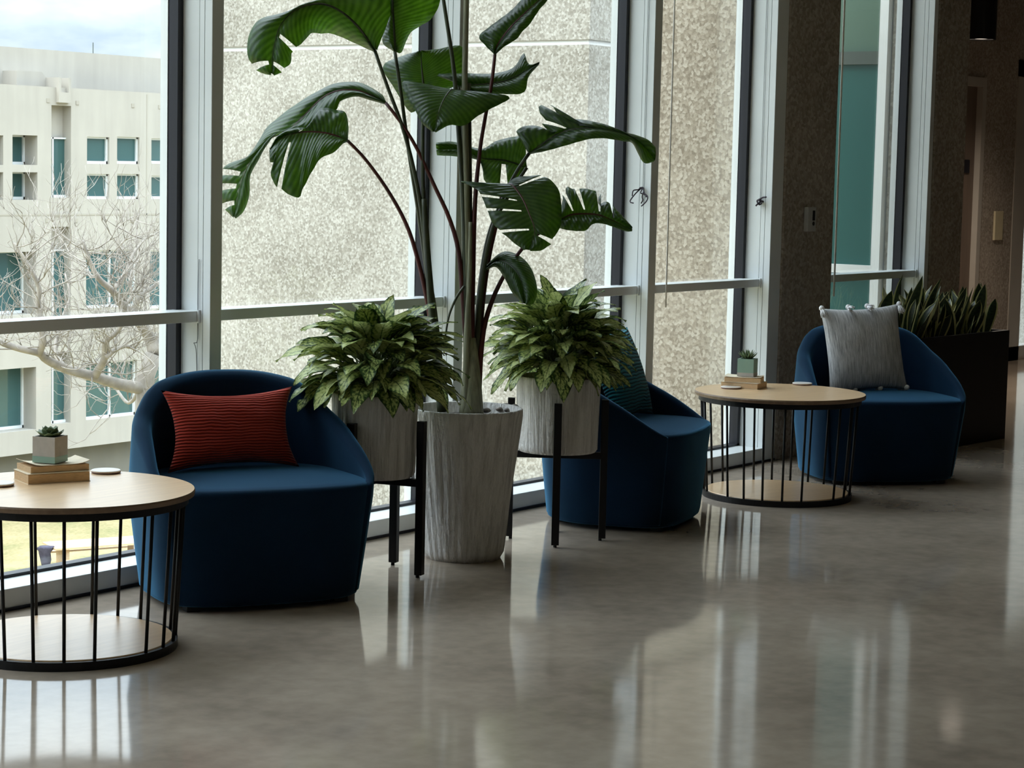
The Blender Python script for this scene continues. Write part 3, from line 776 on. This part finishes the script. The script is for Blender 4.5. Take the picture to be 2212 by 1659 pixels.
# far table
p1 = at(1636, 842, 2, zb); p2 = at(1680, 831, 2, zb); p3 = at(1583, 831, 2, zb)
ang = math.atan2(p2.y-p1.y, p2.x-p1.x); ax = Vector((math.cos(ang), math.sin(ang), 0)); ay = Vector((-math.sin(ang), math.cos(ang), 0))
book(p1+ax*.075+ay*.10, ang+math.pi/2, .20, .15, .030, 'tan book lying under the other one, on the far table', grp='stacked tan books')
book(p1+ax*.075+ay*.10+Vector((0, 0, .032)), ang+math.pi/2+R(12), .19, .14, .026, 'tan book under the mint succulent pot', .004, grp='stacked tan books')
succulent(p1+ax*.078+ay*.085+Vector((0, 0, .061)), ang+R(5), 'mint green cube pot with spiky succulent on the far table', 'cube pots of succulent', 1)
coaster(at(1579, 839, 2, ZT), 'round white coaster in front of the mint succulent', 'round white coasters')
coaster(at(1733, 831, 2, ZT), 'round white coaster alone near the grey cushion, on the far table', 'round white coasters')

# ---- pots, stands, plants
def clay_pot(name, prof, parent, ridged=.005, n=140, zn=24):
    bm = NB(); rings = []
    (r0, z0), (r1, z1) = prof
    for j in range(zn+1):
        z = z0+(z1-z0)*j/zn; r = r0+(r1-r0)*j/zn; ring = []
        if j == 0: r -= .008
        for i in range(n):
            a = 2*math.pi*i/n
            rr = r+ridged*(noise.noise(Vector((math.cos(a)*9, math.sin(a)*9, z*1.6)))+.6*noise.noise(Vector((math.cos(a)*26, math.sin(a)*26, z*3.0+7))))*(1 if 0 < j < zn else .2)
            ring.append((rr*math.cos(a), rr*math.sin(a), z))
        rings.append(ring)
    for r, z in ((r1-.006, z1+.004), (r1-.018, z1+.002), (r1-.026, z1-.05)): rings.append(ring_pts((0, 0), r, n, z))
    loft(bm, rings); return link(name, bm, POTW, parent, True)
def soil(parent, r, z):
    bm = NB(); n = 40; rings = []
    for q, dz in ((1, 0), (.8, .012), (.5, .02), (.2, .024), (.03, .025)):
        rings.append([(x*q, y*q, z+dz+.008*noise.noise(Vector((x*q*30, y*q*30, 1)))) for x, y, _ in ring_pts((0, 0), r, n, 0)])
    loft(bm, rings, True, True); link('soil', bm, SOIL, parent, True)
def stand(loc, rz, label):
    s = empty('plant_stand', loc, rz); r = .2; h = .402
    bm = NB()
    box(bm, -r, r, -.016, .016, h-.03, h, bevel=.001); box(bm, -.016, .016, -r, r, h-.031, h-.001, bevel=.001); link('cross_bar', bm, BMET, s)
    for i in range(4):
        a = i*math.pi/2; bm = NB(); box(bm, r-.006, r+.026, -.017, .017, .012, .638, bevel=.002)
        for v in bm.verts: v.co = Matrix.Rotation(a, 3, 'Z') @ v.co
        lg = link('leg', bm, BMET, s)
        bm = NB(); lathe(bm, [(.008, 0), (.008, .013)], 10, ((r+.002)*math.cos(a), (r+.002)*math.sin(a))); link('foot', bm, BMET, lg)
    tag(s, label, 'plant stand', 'black four-legged plant stands')
def leaf_mesh(bm, uvl, p0, d0, L, W_, droop, twist=0.0, n=9, petiole=.0, wav=.0, fold=.25, mi=0):
    d = Vector(d0).normalized(); sd = d.cross(Vector((0, 0, 1)))
    if sd.length < .1: sd = Vector((random.uniform(-1, 1), random.uniform(-1, 1), 0))
    sd.normalize(); sd = Matrix.Rotation(twist, 3, d) @ sd; P = Vector(p0); rows = []; st = L/(n-1); ph = random.uniform(0, 6.3)
    for i in range(n):
        v = i/(n-1); w_ = W_/2*(math.sin(math.pi*min(1, v**.75*1.0))**.9)*(1-.15*v)+.0006
        nrm = sd.cross(d).normalized()
        if nrm.z < 0 and twist == 0: nrm = -nrm
        row = []
        for u in (-1, -.5, 0, .5, 1):
            row.append((P+sd*(w_*u)+nrm*(abs(u)*w_*fold+wav*math.sin(v*11+ph+u*1.5)*abs(u)), (u, v)))
        rows.append([(bm.verts.new(p), uv) for p, uv in row])
        P = P+d*st; d = (d+Vector((0, 0, -droop/n))).normalized(); sd = (sd-d*sd.dot(d)).normalized()
    for a, b_ in zip(rows, rows[1:]):
        for i in range(4):
            f = bm.faces.new((a[i][0], a[i+1][0], b_[i+1][0], b_[i][0])); f.material_index = mi; f.smooth = True
            for lp, q in zip(f.loops, (a[i], a[i+1], b_[i+1], b_[i])): lp[uvl].uv = q[1]
def aglaonema(loc, rz, potp, label, seed, rx, top, nleaf=190):
    t = empty('potted_aglaonema', loc, rz); tag(t, label, 'potted plant', 'aglaonemas in ribbed pots')
    (r0, z0), (r1, z1) = potp
    clay_pot('pot', potp, t, .005); soil(t, r1-.025, z1-.035)
    random.seed(seed); bm = NB(); uvl = bm.loops.layers.uv.new('UVMap'); sb = NB()
    for i in range(nleaf):
        f = (i+.5)/nleaf; a = i*2.39996+random.uniform(-.25, .25)
        el = R(80-92*f**.8+random.uniform(-9, 9))
        stem0 = Vector((random.uniform(-.06, .06), random.uniform(-.06, .06), z1-.02))
        L = random.uniform(.19, .25)
        reach = (rx-.17)*math.cos(el)**.8*random.uniform(.5, 1)
        hgt = max(0.0, (top-z1-.17)*math.sin(el))+.04
        p = Vector((math.cos(a)*max(.02, reach), math.sin(a)*max(.02, reach), z1+hgt+.01))
        e2 = el*.75+R(8)
        d = Vector((math.cos(a)*math.cos(e2), math.sin(a)*math.cos(e2), math.sin(e2)))
        leaf_mesh(bm, uvl, p, d, L, random.uniform(.085, .115), random.uniform(1.0, 1.9), random.uniform(-.45, .45), 9, 0, .006, .16)
        mid = stem0.lerp(p, .5)+Vector((0, 0, .03)); tube(sb, catmull([stem0, mid, p], 6), .0035, 5)
    link('foliage', bm, AGLA, t, 'keep')
    link('leaf_stalks', sb, vary('pale_green_stalk', (.20, .25, .11), .5, .2, 10.0) if 'pale_green_stalk' not in MATS else MATS['pale_green_stalk'], t, True)
s1 = Vector((6.693, -.512, 0)); s2 = Vector((7.873, -.604, 0))
va = math.atan2(s1.y+DW, s1.x)
stand(s1, va+R(-90-25)+R(0), 'black four-legged plant stand next to the red-cushioned chair')
va_ = math.atan2(s2.y+DW, s2.x)
stand(s2, va_, 'black four-legged plant stand in front of the middle blue chair')
aglaonema(s1+Vector((0, 0, .403)), .3, ((.166, 0), (.176, .335)), 'bushy variegated aglaonema left of the tall plant, in a ribbed pot', 11, .37, .335+.35)
aglaonema(s2+Vector((0, 0, .403)), 1.3, ((.178, 0), (.188, .335)), 'bushy variegated aglaonema right of the tall plant, in a ribbed pot', 23, .345, .335+.37)

# ---- tall bird of paradise
pf = at(1000, 1218, 2, 0); v_ = Vector((pf.x, pf.y+DW, 0)).normalized()
pc = pf+v_*.168
ZP = (pc-CAM).dot(FWD)
bp_ = empty('bird_of_paradise', pc)
tag(bp_, 'tall potted bird of paradise with torn leaves in a tapered ribbed planter', 'potted plant')
ztop = at(1022, 893, 0, pc.x).z
HP = .640
clay_pot('planter', ((.166, 0), (.242, HP)), bp_, .0085); soil(bp_, .212, HP-.05)
PEB = vary('grey_pebble', (.25, .22, .2), .7, .4, 30.0)
for (px, py, r) in ((1062, 880, .022), (1090, 878, .026), (1110, 880, .024), (1080, 884, .018), (1098, 886, .018), (1050, 886, .02)):
    c = at(px, py, 2, HP-.02)-pc; bm = NB(); b2 = bmesh.ops.create_icosphere(bm, subdivisions=2, radius=r)
    for v in b2['verts']: v.co = Vector((v.co.x*1.2, v.co.y, v.co.z*.6))*(1+.2*noise.noise(v.co*60))+c
    link('stone', bm, PEB, bp_, True)

def q3(p): return deep(p[0], p[1], ZP+(p[2] if len(p) > 2 else 0))-pc
def big_leaf(spine, L, R_, stalk, d0=0.0, camber=.03, tears=(), mat=STEMG, r=(.0075, .017), n=56):
    S_ = catmull([q3((*p[:2], (p[2] if len(p) > 2 else 0)+d0)) for p in spine], n)
    A = catmull([q3((*p[:2], (p[2] if len(p) > 2 else 0)+d0)) for p in L], n)
    B = catmull([q3((*p[:2], (p[2] if len(p) > 2 else 0)+d0)) for p in R_], n)
    bm = NB(); uvl = bm.loops.layers.uv.new('UVMap'); cols = 7; rows = []
    for i in range(n):
        v = i/(n-1); row = []
        for side, E_ in ((-1, A), (1, B)):
            for j in range(cols):
                u = (1-j/(cols-1)) if side == -1 else j/(cols-1)
                if side == 1 and j == 0: continue
                p = S_[i].lerp(E_[i], u)+FWD*(-camber*math.sin(math.pi*min(1, u)))*(1 if abs(u) < 1 else 0)
                p = p+FWD*(.004*math.sin(v*60+u*2)*u)
                row.append((bm.verts.new(p), (side*u, v)))
        rows.append(row)
    LEN = sum((b_-a).length for a, b_ in zip(S_, S_[1:]))
    for sd_, t, w_ in tears:                 # a torn slit opens towards the margin
        i0 = int(t*(n-1)); D = (S_[i0+1]-S_[i0]).normalized()*(w_*LEN*1.3)
        for di, q in ((-2, -.2), (-1, -.35), (0, -.5), (1, .5), (2, .35), (3, .2)):
            if 0 < i0+di < n-1:
                for v_, (u_, _) in rows[i0+di]:
                    if sd_*u_ > .1: v_.co += D*(q*abs(u_))
    for i in range(n-1):
        for j in range(2*cols-2):
            um = (rows[i][j][1][0]+rows[i][j+1][1][0])/2; vm = (i+.5)/(n-1)
            if any(sd_*um > .1 and i == int(t*(n-1)) for sd_, t, w_ in tears): continue
            f = bm.faces.new((rows[i][j][0], rows[i][j+1][0], rows[i+1][j+1][0], rows[i+1][j][0])); f.smooth = True
            for lp, q in zip(f.loops, (rows[i][j], rows[i][j+1], rows[i+1][j+1], rows[i+1][j])): lp[uvl].uv = q[1]
    bmesh.ops.delete(bm, geom=[v for v in bm.verts if not v.link_faces], context='VERTS')
    lf = link('leaf', bm, BANANA, bp_, 'keep')
    sm = lf.modifiers.new('thickness', 'SOLIDIFY'); sm.thickness = .0016
    bm = NB(); tube(bm, S_, [.006*(1-i/(n-1))+.0012 for i in range(n)], 6); link('midrib', bm, STEMG if mat is STEMG else mat, lf, True)
    if stalk:
        P = catmull([q3(p) for p in stalk], 30); bm = NB(); m_ = len(P)
        tube(bm, P, [r[0]+(r[1]-r[0])*(i/(m_-1))**1.6 for i in range(m_)], 8); link('stalk', bm, mat, lf, True)
B1, B2 = (952, 885, .02), (1012, 888, 0)
big_leaf([(810, 110), (775, 60, -.03), (735, 24, -.08), (690, 8, -.13), (640, 20, -.18), (607, 53, -.2), (595, 88, -.21), (588, 125, -.2), (589, 160, -.19)],
         [(814, 108), (838, 45, .08), (852, -5, .12), (800, -25, .1), (740, -12, .02), (670, 6, -.08), (613, 28, -.14), (562, 42, -.18), (537, 80, -.19), (538, 130, -.19), (563, 154, -.19), (586, 162, -.19)],
         [(808, 112), (789, 103, .05), (723, 74, .05), (690, 72, 0), (672, 72, -.08), (655, 90, -.14), (640, 104, -.17), (630, 112, -.18), (627, 138, -.19), (612, 150, -.19), (592, 163, -.19)],
         [(810, 110), (838, 190), (868, 270), (890, 350), (908, 440), (922, 560), (932, 690), B1], tears=((1, .78, .015), (1, .93, .012), (-1, .93, .012)))
big_leaf([(853, 112), (851, 60), (848, 0, -.02), (852, -70, -.05)], [(851, 112), (826, 90, .05), (836, 40, .06), (842, 0, .05), (848, -68)], [(856, 113), (868, 112, .05), (888, 70, .1), (930, 42, .14), (950, 5, .14), (948, -40, .1), (862, -74)],
         [(853, 112, .0), (866, 200, .02), (882, 320, .04), (903, 450, .05), (925, 600, .05), (940, 700, .04), (956, 885, .04)], d0=.10)
big_leaf([(833, 222), (805, 209), (773, 197), (736, 196), (704, 207), (680, 227), (658, 250), (623, 282, -.03), (585, 298, -.06), (563, 322, -.08), (541, 350, -.09), (524, 385, -.1), (514, 425, -.1), (507, 468, -.1)],
         [(833, 220), (824, 204, .06), (789, 183, .08), (758, 177, .08), (717, 183, .08), (673, 205, .07), (629, 233, .06), (601, 255, .05), (579, 273, .04), (562, 300, 0), (535, 339, -.05), (507, 349, -.06), (480, 368, -.06), (473, 400, -.06), (480, 440, -.07), (492, 455, -.08), (506, 471, -.1)],
         [(832, 225), (800, 216, -.02), (770, 208, -.03), (735, 218, -.05), (726, 238, -.06), (690, 262, -.07), (667, 279, -.08), (640, 280, -.08), (600, 288, -.09), (578, 310, -.1), (558, 345, -.1), (548, 362, -.1), (539, 385, -.1), (538, 423, -.1), (525, 457, -.1), (509, 472, -.1)],
         [(833, 222), (866, 265), (900, 320), (940, 405), (970, 470), (990, 540), (1000, 640), (1008, 760), (1010, 888)], d0=.08, mat=STEMR, tears=((-1, .80, .010), (-1, .86, .012), (-1, .93, .008)))
big_leaf([(751, 304), (729, 295), (698, 287), (660, 285), (623, 291), (600, 303), (585, 325)],
         [(751, 300), (752, 273, .04), (746, 244, .06), (726, 238, .06), (690, 235, .06), (674, 274, .05), (640, 276, .04), (605, 290, .02), (584, 323)],
         [(750, 306), (738, 312, -.04), (720, 330, -.06), (690, 345, -.07), (656, 404, -.08), (644, 427, -.08), (605, 408, -.08), (585, 378, -.07), (596, 352, -.06), (584, 350, -.05), (583, 328)],
         [(751, 304), (790, 345), (840, 415), (880, 490), (905, 570), (925, 660), (940, 760), B1], d0=-.06, mat=STEMR, r=(.0075, .016), tears=((-1, .60, .02), (1, .66, .02)))
big_leaf([(915, 205), (914, 180), (911, 145), (909, 112)], [(912, 208), (889, 244, .03), (850, 188, .06), (827, 143, .08), (868, 121, .07), (906, 110)], [(918, 206), (950, 200, .02), (1000, 170, .05), (1000, 102, .08), (945, 106, .06), (912, 110)],
         [(915, 200), (913, 330), (916, 450), (925, 580), (940, 690), (960, 885, .05)], d0=.20, n=30)
big_leaf([(992, 236, .12), (980, 196, .04), (965, 205, -.06), (950, 235, -.12), (937, 285, -.15)],
         [(985, 228, .12), (930, 190, .06), (871, 176, 0), (880, 210, -.06), (898, 240, -.1), (912, 266, -.13), (935, 285, -.15)],
         [(998, 230, .12), (1062, 204, .06), (1101, 212, 0), (1062, 234, -.05), (1030, 252, -.09), (1003, 271, -.12), (970, 270, -.14), (941, 286, -.15)],
         [(992, 236, .1), (996, 330, .06), (1000, 450, .03), (1004, 600, .0), (1010, 888)], d0=-.05, n=34, camber=.02)
big_leaf([(988, 186), (1050, 182, -.02), (1100, 172, -.04), (1165, 137, -.05)], [(986, 180), (942, 161, .02), (1001, 158, .04), (1062, 159, .04), (1109, 146, .02), (1131, 114, .04), (1142, 139, 0), (1165, 135, -.05)], [(990, 190), (1018, 199, -.05), (1082, 203, -.07), (1131, 200, -.07), (1142, 166, -.06), (1165, 139, -.05)],
         [(990, 186, .05), (1000, 300, .06), (1004, 450, .06), (1010, 650, .05), (1015, 885, .04)], d0=.08, n=30)
big_leaf([(1069, 118), (1075, 98), (1102, 61, -.02), (1136, 27, -.03), (1170, -5, -.03), (1196, -38)], [(1067, 117), (1048, 98, .04), (1035, 78, .05), (1062, 54, .05), (1102, 24, .04), (1126, 0, .03), (1170, -40), (1194, -40)], [(1071, 118), (1088, 102, -.05), (1116, 84, -.07), (1130, 66, -.07), (1143, 54, -.06), (1166, 20, -.05), (1183, 0, -.04), (1198, -36)],
         [(1069, 118), (1062, 180), (1047, 260), (1036, 330), (1026, 440), (1021, 600), (1018, 760), (1018, 888)], d0=-.05, mat=STEMR)
big_leaf([(1143, 331), (1170, 314), (1204, 290), (1237, 280, -.03), (1288, 277, -.06), (1339, 287, -.08), (1372, 300, -.09), (1399, 324, -.1), (1415, 346, -.1)],
         [(1140, 329), (1118, 290, .05), (1117, 281, .06), (1136, 272, .06), (1166, 273, .05), (1186, 290, .03), (1164, 234, .08), (1194, 231, .08), (1216, 272, .03), (1216, 259, .03), (1254, 258, .02), (1305, 268, -.02), (1352, 286, -.06), (1372, 291, -.07), (1399, 301, -.08), (1416, 318, -.09)],
         [(1146, 333), (1180, 326, -.05), (1220, 315, -.08), (1271, 301, -.1), (1305, 299, -.1), (1345, 305, -.1), (1366, 310, -.1), (1385, 345, -.1), (1396, 353, -.1), (1412, 350, -.1)],
         [(1143, 331), (1115, 372, .03), (1086, 430, .06), (1058, 500, .08), (1042, 580, .08), (1030, 700, .06), (1022, 888, .02)], tears=((-1, .33, .03), (-1, .43, .03)), n=90)
big_leaf([(1138, 362), (1090, 347), (1040, 342), (990, 322), (942, 320)], [(1137, 358), (1132, 300, .03), (1110, 296, .04), (1070, 306, .04), (1040, 322, .04), (980, 307, .03), (942, 309)], [(1136, 368), (1110, 396, -.03), (1050, 394, -.03), (1040, 350, -.02), (990, 338, -.01), (944, 335)],
         [(1138, 362), (1100, 420), (1062, 500), (1038, 640), (1020, 885, .06)], d0=.28, tears=((1, .25, .03),), n=30)
big_leaf([(1085, 412, .12), (1102, 398, .03), (1126, 425, -.04), (1143, 462, -.09), (1155, 500, -.12), (1142, 540, -.13)],
         [(1080, 412, .12), (998, 392, .06), (1020, 404, .02), (1036, 416, -.02), (1052, 452, -.06), (1065, 483, -.09), (1086, 503, -.11), (1109, 523, -.12), (1132, 540, -.13)],
         [(1090, 408, .12), (1110, 386, .08), (1140, 381, .06), (1177, 382, .04), (1204, 406, .0), (1212, 440, -.04), (1211, 486, -.08), (1194, 516, -.1), (1189, 526, -.11), (1170, 540, -.12), (1146, 542, -.13)],
         [(1085, 412, .1), (1072, 486, .09), (1056, 560, .08), (1040, 680, .05), (1026, 888, .01)], d0=-.10, mat=STEMR, camber=.02, tears=((1, .30, .018), (-1, .50, .012), (-1, .62, .010), (-1, .80, .012), (1, .84, .025)), n=80)
big_leaf([(1207, 476), (1237, 464), (1288, 464, -.02), (1322, 476, -.03), (1365, 495, -.04)],
         [(1206, 474), (1222, 408, .05), (1234, 407, .05), (1240, 408, .05), (1262, 407, .05), (1275, 410, .05), (1293, 416, .04), (1294, 440, .02), (1313, 436, .02), (1339, 460, -.02), (1365, 489, -.04)],
         [(1208, 480), (1212, 494, -.03), (1261, 499, -.06), (1281, 484, -.06), (1305, 484, -.06), (1350, 499, -.05), (1365, 500, -.04)],
         [(1207, 476), (1165, 503, .02), (1128, 537, .03), (1085, 602, .04), (1055, 672, .04), (1040, 745, .03), (1030, 888, .0)], mat=STEMR, tears=((-1, .22, .03), (-1, .36, .035), (-1, .55, .045), (-1, .75, .02)), n=90)
big_leaf([(1045, 584, .05), (1075, 563, .02), (1105, 575, -.03), (1125, 605, -.07), (1133, 656, -.1)], [(1044, 588, .05), (1070, 576, .02), (1090, 600, -.02), (1107, 632, -.06), (1130, 656, -.1)], [(1046, 578, .05), (1085, 545, .05), (1120, 552, .03), (1147, 580, 0), (1160, 625, -.06), (1152, 655, -.09), (1137, 658, -.1)],
         [(1045, 584, .05), (1036, 650, .05), (1028, 760, .04), (1024, 888, .03)], d0=.02, n=30)
# spare stalks that carry leaves above the picture, a bent one, and the sheathed base
top = [([(948, -70), (958, 0), (977, 125), (984, 190), (992, 300), (1002, 450), (1008, 650), (1012, 888)], STEMG, (.007, .018)),
       ([(1007, -80), (1007, 0), (1004, 190), (1007, 400), (1011, 650), (1018, 888)], STEMP, (.010, .02)),
       ([(1012, 180, .02), (1013, 400, .02), (1014, 650, .02), (1022, 888, .02)], STEMG, (.011, .02)),
       ([(1003, 618, -.03), (985, 645, -.05), (970, 682, -.07), (962, 725, -.08)], STEMG, (.006, .004)),
       ([(1016, 480, -.02), (1014, 600, -.03), (1008, 740, -.03), (1006, 890, -.03)], STEMP, (.008, .016)),
       ([(916, 430, -.01), (924, 560, -.02), (935, 690, -.02), (955, 890, .0)], STEMG, (.012, .022))]
for pts, mt, r in top:
    P = catmull([q3(p) for p in pts], 30); bm = NB(); tube(bm, P, [r[0]+(r[1]-r[0])*i/29 for i in range(30)], 8); link('stalk', bm, mt, bp_, True)
bm = NB()
P = [q3((1018, y)) for y in (905, 880, 840, 790, 730)]; tube(bm, P, [.056, .052, .046, .036, .02], 16); link('stem_base', bm, STEMP, bp_, True)
# leaves above the picture edge, on the two highest stalks
big_leaf([(948, -70), (940, -130), (915, -190), (870, -240)], [(946, -70), (910, -110, .05), (870, -170, .05), (862, -236)], [(950, -72), (975, -120, .05), (960, -200, .05), (878, -246)], None, n=20)
big_leaf([(1007, -80), (1012, -150), (1030, -220), (1065, -280)], [(1005, -82), (970, -150, .05), (985, -230, .05), (1060, -284)], [(1009, -80), (1050, -130, .05), (1085, -200, .05), (1070, -278)], None, d0=.05, n=20)

# ---- black trough with snake plants
pa = at(2168, 940, 2, 0); pnear = at(1985, 0, 0, 12) 
q0 = at(2168, 942, 2, 0.0)
tz = .70
e0 = at(1987, 732, 2, tz); e1 = at(2181, 713, 2, tz)
ang = math.atan2(e1.y-e0.y, e1.x-e0.x); LL = (e1-e0).length
tro = empty('trough_planter', Vector(((e0.x+e1.x)/2, (e0.y+e1.y)/2, 0)), ang)
tag(tro, 'black trough planter of snake plants behind the grey tasselled cushion', 'planter')
TD = .52
bm = NB()
for (x0, x1, y0, y1) in ((-LL/2, LL/2, 0, .03), (-LL/2, LL/2, TD-.03, TD), (-LL/2, -LL/2+.03, .03, TD-.03), (LL/2-.03, LL/2, .03, TD-.03)): box(bm, x0, x1, y0, y1, 0, tz)
link('trough', bm, BMET, tro)
bm = NB(); box(bm, -LL/2+.03, LL/2-.03, .03, TD-.03, tz-.2, tz-.07); link('soil', bm, SOIL, tro)
bm = NB(); uvl = bm.loops.layers.uv.new('UVMap'); random.seed(3)
for i in range(95):
    x = random.uniform(-LL/2+.07, LL/2-.10); y = random.uniform(.07, TD-.08); h = random.uniform(.20, .36)+(.08 if x < -LL/4 else 0)
    d = Vector((random.uniform(-.25, .45), random.uniform(-.35, .35), 1)).normalized()
    sdx = random.uniform(0, 6.28); n = 9; W_ = random.uniform(.03, .05); P = Vector((x, y, tz-.075)); sd = Vector((math.cos(sdx), math.sin(sdx), 0)); bend = Vector((random.uniform(-.4, .8), random.uniform(-.4, .4), 0))*.10; rows = []
    for q in range(n):
        v = q/(n-1); ww = W_*(.55+1.3*v-.2*v*v)*(1-v**4)+.0008; sd = Matrix.Rotation(.10, 3, 'Z') @ sd; nr = d.cross(sd).normalized()
        rows.append([(bm.verts.new(P+sd*(ww*u)+nr*(abs(u)*ww*.35)), (u, v)) for u in (-1, -.75, 0, .75, 1)])
        P = P+d*(h*1.1/(n-1)); d = (d+bend).normalized()
    for a, b_ in zip(rows, rows[1:]):
        for j in range(4):
            f = bm.faces.new((a[j][0], a[j+1][0], b_[j+1][0], b_[j][0])); f.smooth = True
            for lp, q in zip(f.loops, (a[j], a[j+1], b_[j+1], b_[j])): lp[uvl].uv = q[1]
link('snake_plant_leaves', bm, SNAKE, tro, 'keep')

# ================================================================== SMALL THINGS ON THE WALLS
CORDM = base('cream_cord', (.80, .75, .68), .7)[0]
DCORD = base('dark_cord', (.03, .02, .03), .7)[0]
GCORD = base('grey_cord', (.22, .23, .24), .7)[0]
for (px, py, lab) in ((1438, 664, 'thin cream blind cord hanging in the narrow window next to the column'), (1801, 640, 'thin cream blind cord hanging in the far window past the column')):
    p = at(px, py, 1, .03); bm = NB(); tube(bm, [(p.x, p.y, ZH-.02), (p.x, p.y, p.z+.06), (p.x, p.y, p.z)], .0045 if px < 1500 else .006, 6)
    o = link('blind_cord', bm, CORDM, None, True); tag(o, lab, 'cord', 'blind cords')
for (px, py, X, lab, big) in ((1389, 405, 9.548, 'dark cord ending in a ragged loop by the torn leaf tips', 1), (1642, 430, 10.85, 'dark cord ending in a small knot on the white mullion by the column', 0)):
    p = at(px, py, 0, X); bm = NB(); tube(bm, [(X, p.y, ZC-.01), (X, p.y, p.z)], .0016, 5)
    o = link('pull_cord', bm, GCORD, None, True); tag(o, lab, 'cord', 'knotted pull cords')
    bm = NB(); random.seed(int(px))
    for q in range(5 if big else 4):
        pts = [Vector((X, p.y, p.z))]
        for _ in range(4): pts.append(pts[-1]+Vector((random.uniform(-.02, .006), random.uniform(-.025, .025), random.uniform(-.035, .004) if big else random.uniform(-.02, .01))))
        tube(bm, catmull(pts, 14), .0035 if big else .005, 5)
    link('frayed_knot', bm, DCORD, o, True)
p = at(427, 690, 0, 6.262); bm = NB()
tube(bm, catmull([at(430, 560, 0, 6.262), at(428, 640, 0, 6.262), at(428, 715, 0, 6.262), at(426, 738, 0, 6.262), at(421, 742, 0, 6.25), at(417, 738, 0, 6.25), at(423, 752, 0, 6.25), at(425, 790, 0, 6.262), at(426, 860, 0, 6.262)], 40), .0016, 5)
o = link('pull_cord', bm, GCORD, None, True); tag(o, 'thin grey cord with a kink on the mullion behind the near chair', 'cord', 'knotted pull cords')
# device on the column
p0, p1 = at(1735, 500, 1, -.012), at(1755, 447, 1, -.012)
dv = empty('wall_sensor', Vector(((p0.x+p1.x)/2, -.011, (p0.z+p1.z)/2))); tag(dv, 'small grey wall sensor box with dark slots on the aggregate column', 'wall sensor')
hw, hh = (p1.x-p0.x)/2, (p1.z-p0.z)/2
bm = NB(); box(bm, -hw, hw, -.03, 0, -hh, hh, bevel=.006); link('casing', bm, GREYP, dv)
bm = NB(); box(bm, hw*.05, hw*.6, -.032, -.02, -.1*hh, .72*hh); link('slot', bm, BLK, dv)
bm = NB(); lathe(bm, [(.012, -.002), (.012, .002)], 16)
for v in bm.verts: v.co = Vector((v.co.x+hw*.3, -.031+v.co.z, v.co.y-.35*hh))
link('button', bm, BLK, dv)
# door sign and cream plate
p0, p1 = at(2067, 373, 1, 1.82), at(2095, 345, 1, 1.82)
sg = empty('door_sign', Vector(((p0.x+p1.x)/2, 1.828, (p0.z+p1.z)/2))); tag(sg, 'small black square sign on the brown door', 'sign')
sw, sh = abs(p1.x-p0.x)/2, abs(p1.z-p0.z)/2
bm = NB(); box(bm, -sw, sw, -.01, 0, -sh, sh, bevel=.001); link('plate', bm, BLK, sg)
fc = bpy.data.curves.new('sign_letter', 'FONT'); fc.body = 'J'; fc.size = sh*1.5; fc.align_x = 'CENTER'; fc.align_y = 'CENTER'; fc.extrude = .0008
fo = bpy.data.objects.new('sign_letter', fc); COL.objects.link(fo); fo.parent = sg; fo.location = (0, -.0112, 0); fo.rotation_euler = (R(90), 0, 0)
bpy.context.view_layer.update()
lm = bpy.data.meshes.new_from_object(fo.evaluated_get(bpy.context.evaluated_depsgraph_get())); bpy.data.objects.remove(fo)
lm.materials.clear(); lm.materials.append(SLATE)
fo = bpy.data.objects.new('sign_letter', lm); COL.objects.link(fo); fo.parent = sg; fo.location = (0, -.0112, 0); fo.rotation_euler = (R(90), 0, 0)
p0, p1 = at(2146, 519, 1, 1.79), at(2166, 456, 1, 1.79)
bm = NB(); cx_, cz_ = (p0.x+p1.x)/2, (p0.z+p1.z)/2; hw, hh = (p1.x-p0.x)/2, (p1.z-p0.z)/2
box(bm, cx_-hw, cx_+hw, 1.78, 1.80, cz_-hh, cz_+hh, bevel=.003); o = link('wall_plate', bm, BEIGE); tag(o, 'cream rectangular wall plate beside the door', 'wall plate')
# pendant lamp
DL = 17.0
lp = deep(2119, 86, DL)
rl = 32*DL/F
em, k, b = base('lamp_diffuser', (.9, .85, .78), .5); b.inputs['Emission Color'].default_value = (1, .86, .72, 1); b.inputs['Emission Strength'].default_value = 2.0
for i in range(1):
    lamp = empty('pendant_lamp', lp+Vector((0, -.2, 0))*0+Vector((-3.3*i, -.25*(i > 0), 0)))
    tag(lamp, 'black cylinder pendant lamp hanging near the far door', 'lamp')
    bm = NB(); loft(bm, [ring_pts((0, 0), rl*.82, 40, .03), ring_pts((0, 0), rl*.82, 40, .004), ring_pts((0, 0), rl, 40, 0), ring_pts((0, 0), rl, 40, .52), ring_pts((0, 0), rl*.6, 40, .525), ring_pts((0, 0), rl*.05, 40, .525)], False, True); link('lamp_shade', bm, BMET, lamp, False)
    bm = NB(); tube(bm, [(0, 0, .52), (0, 0, ZC-lp.z)], .008, 8); link('rod', bm, BMET, lamp)
    bm = NB(); lathe(bm, [(rl*.81, .012), (rl*.81, .02)], 40); link('diffuser', bm, em, lamp)
    ll = bpy.data.lights.new('lamp_bulb', 'SPOT'); ll.energy = 130; ll.color = (1, .86, .70); ll.spot_size = R(150); ll.spot_blend = .8; ll.shadow_soft_size = .07
    lo = bpy.data.objects.new('lamp_bulb', ll); COL.objects.link(lo); lo.parent = lamp; lo.location = (0, 0, -.01)
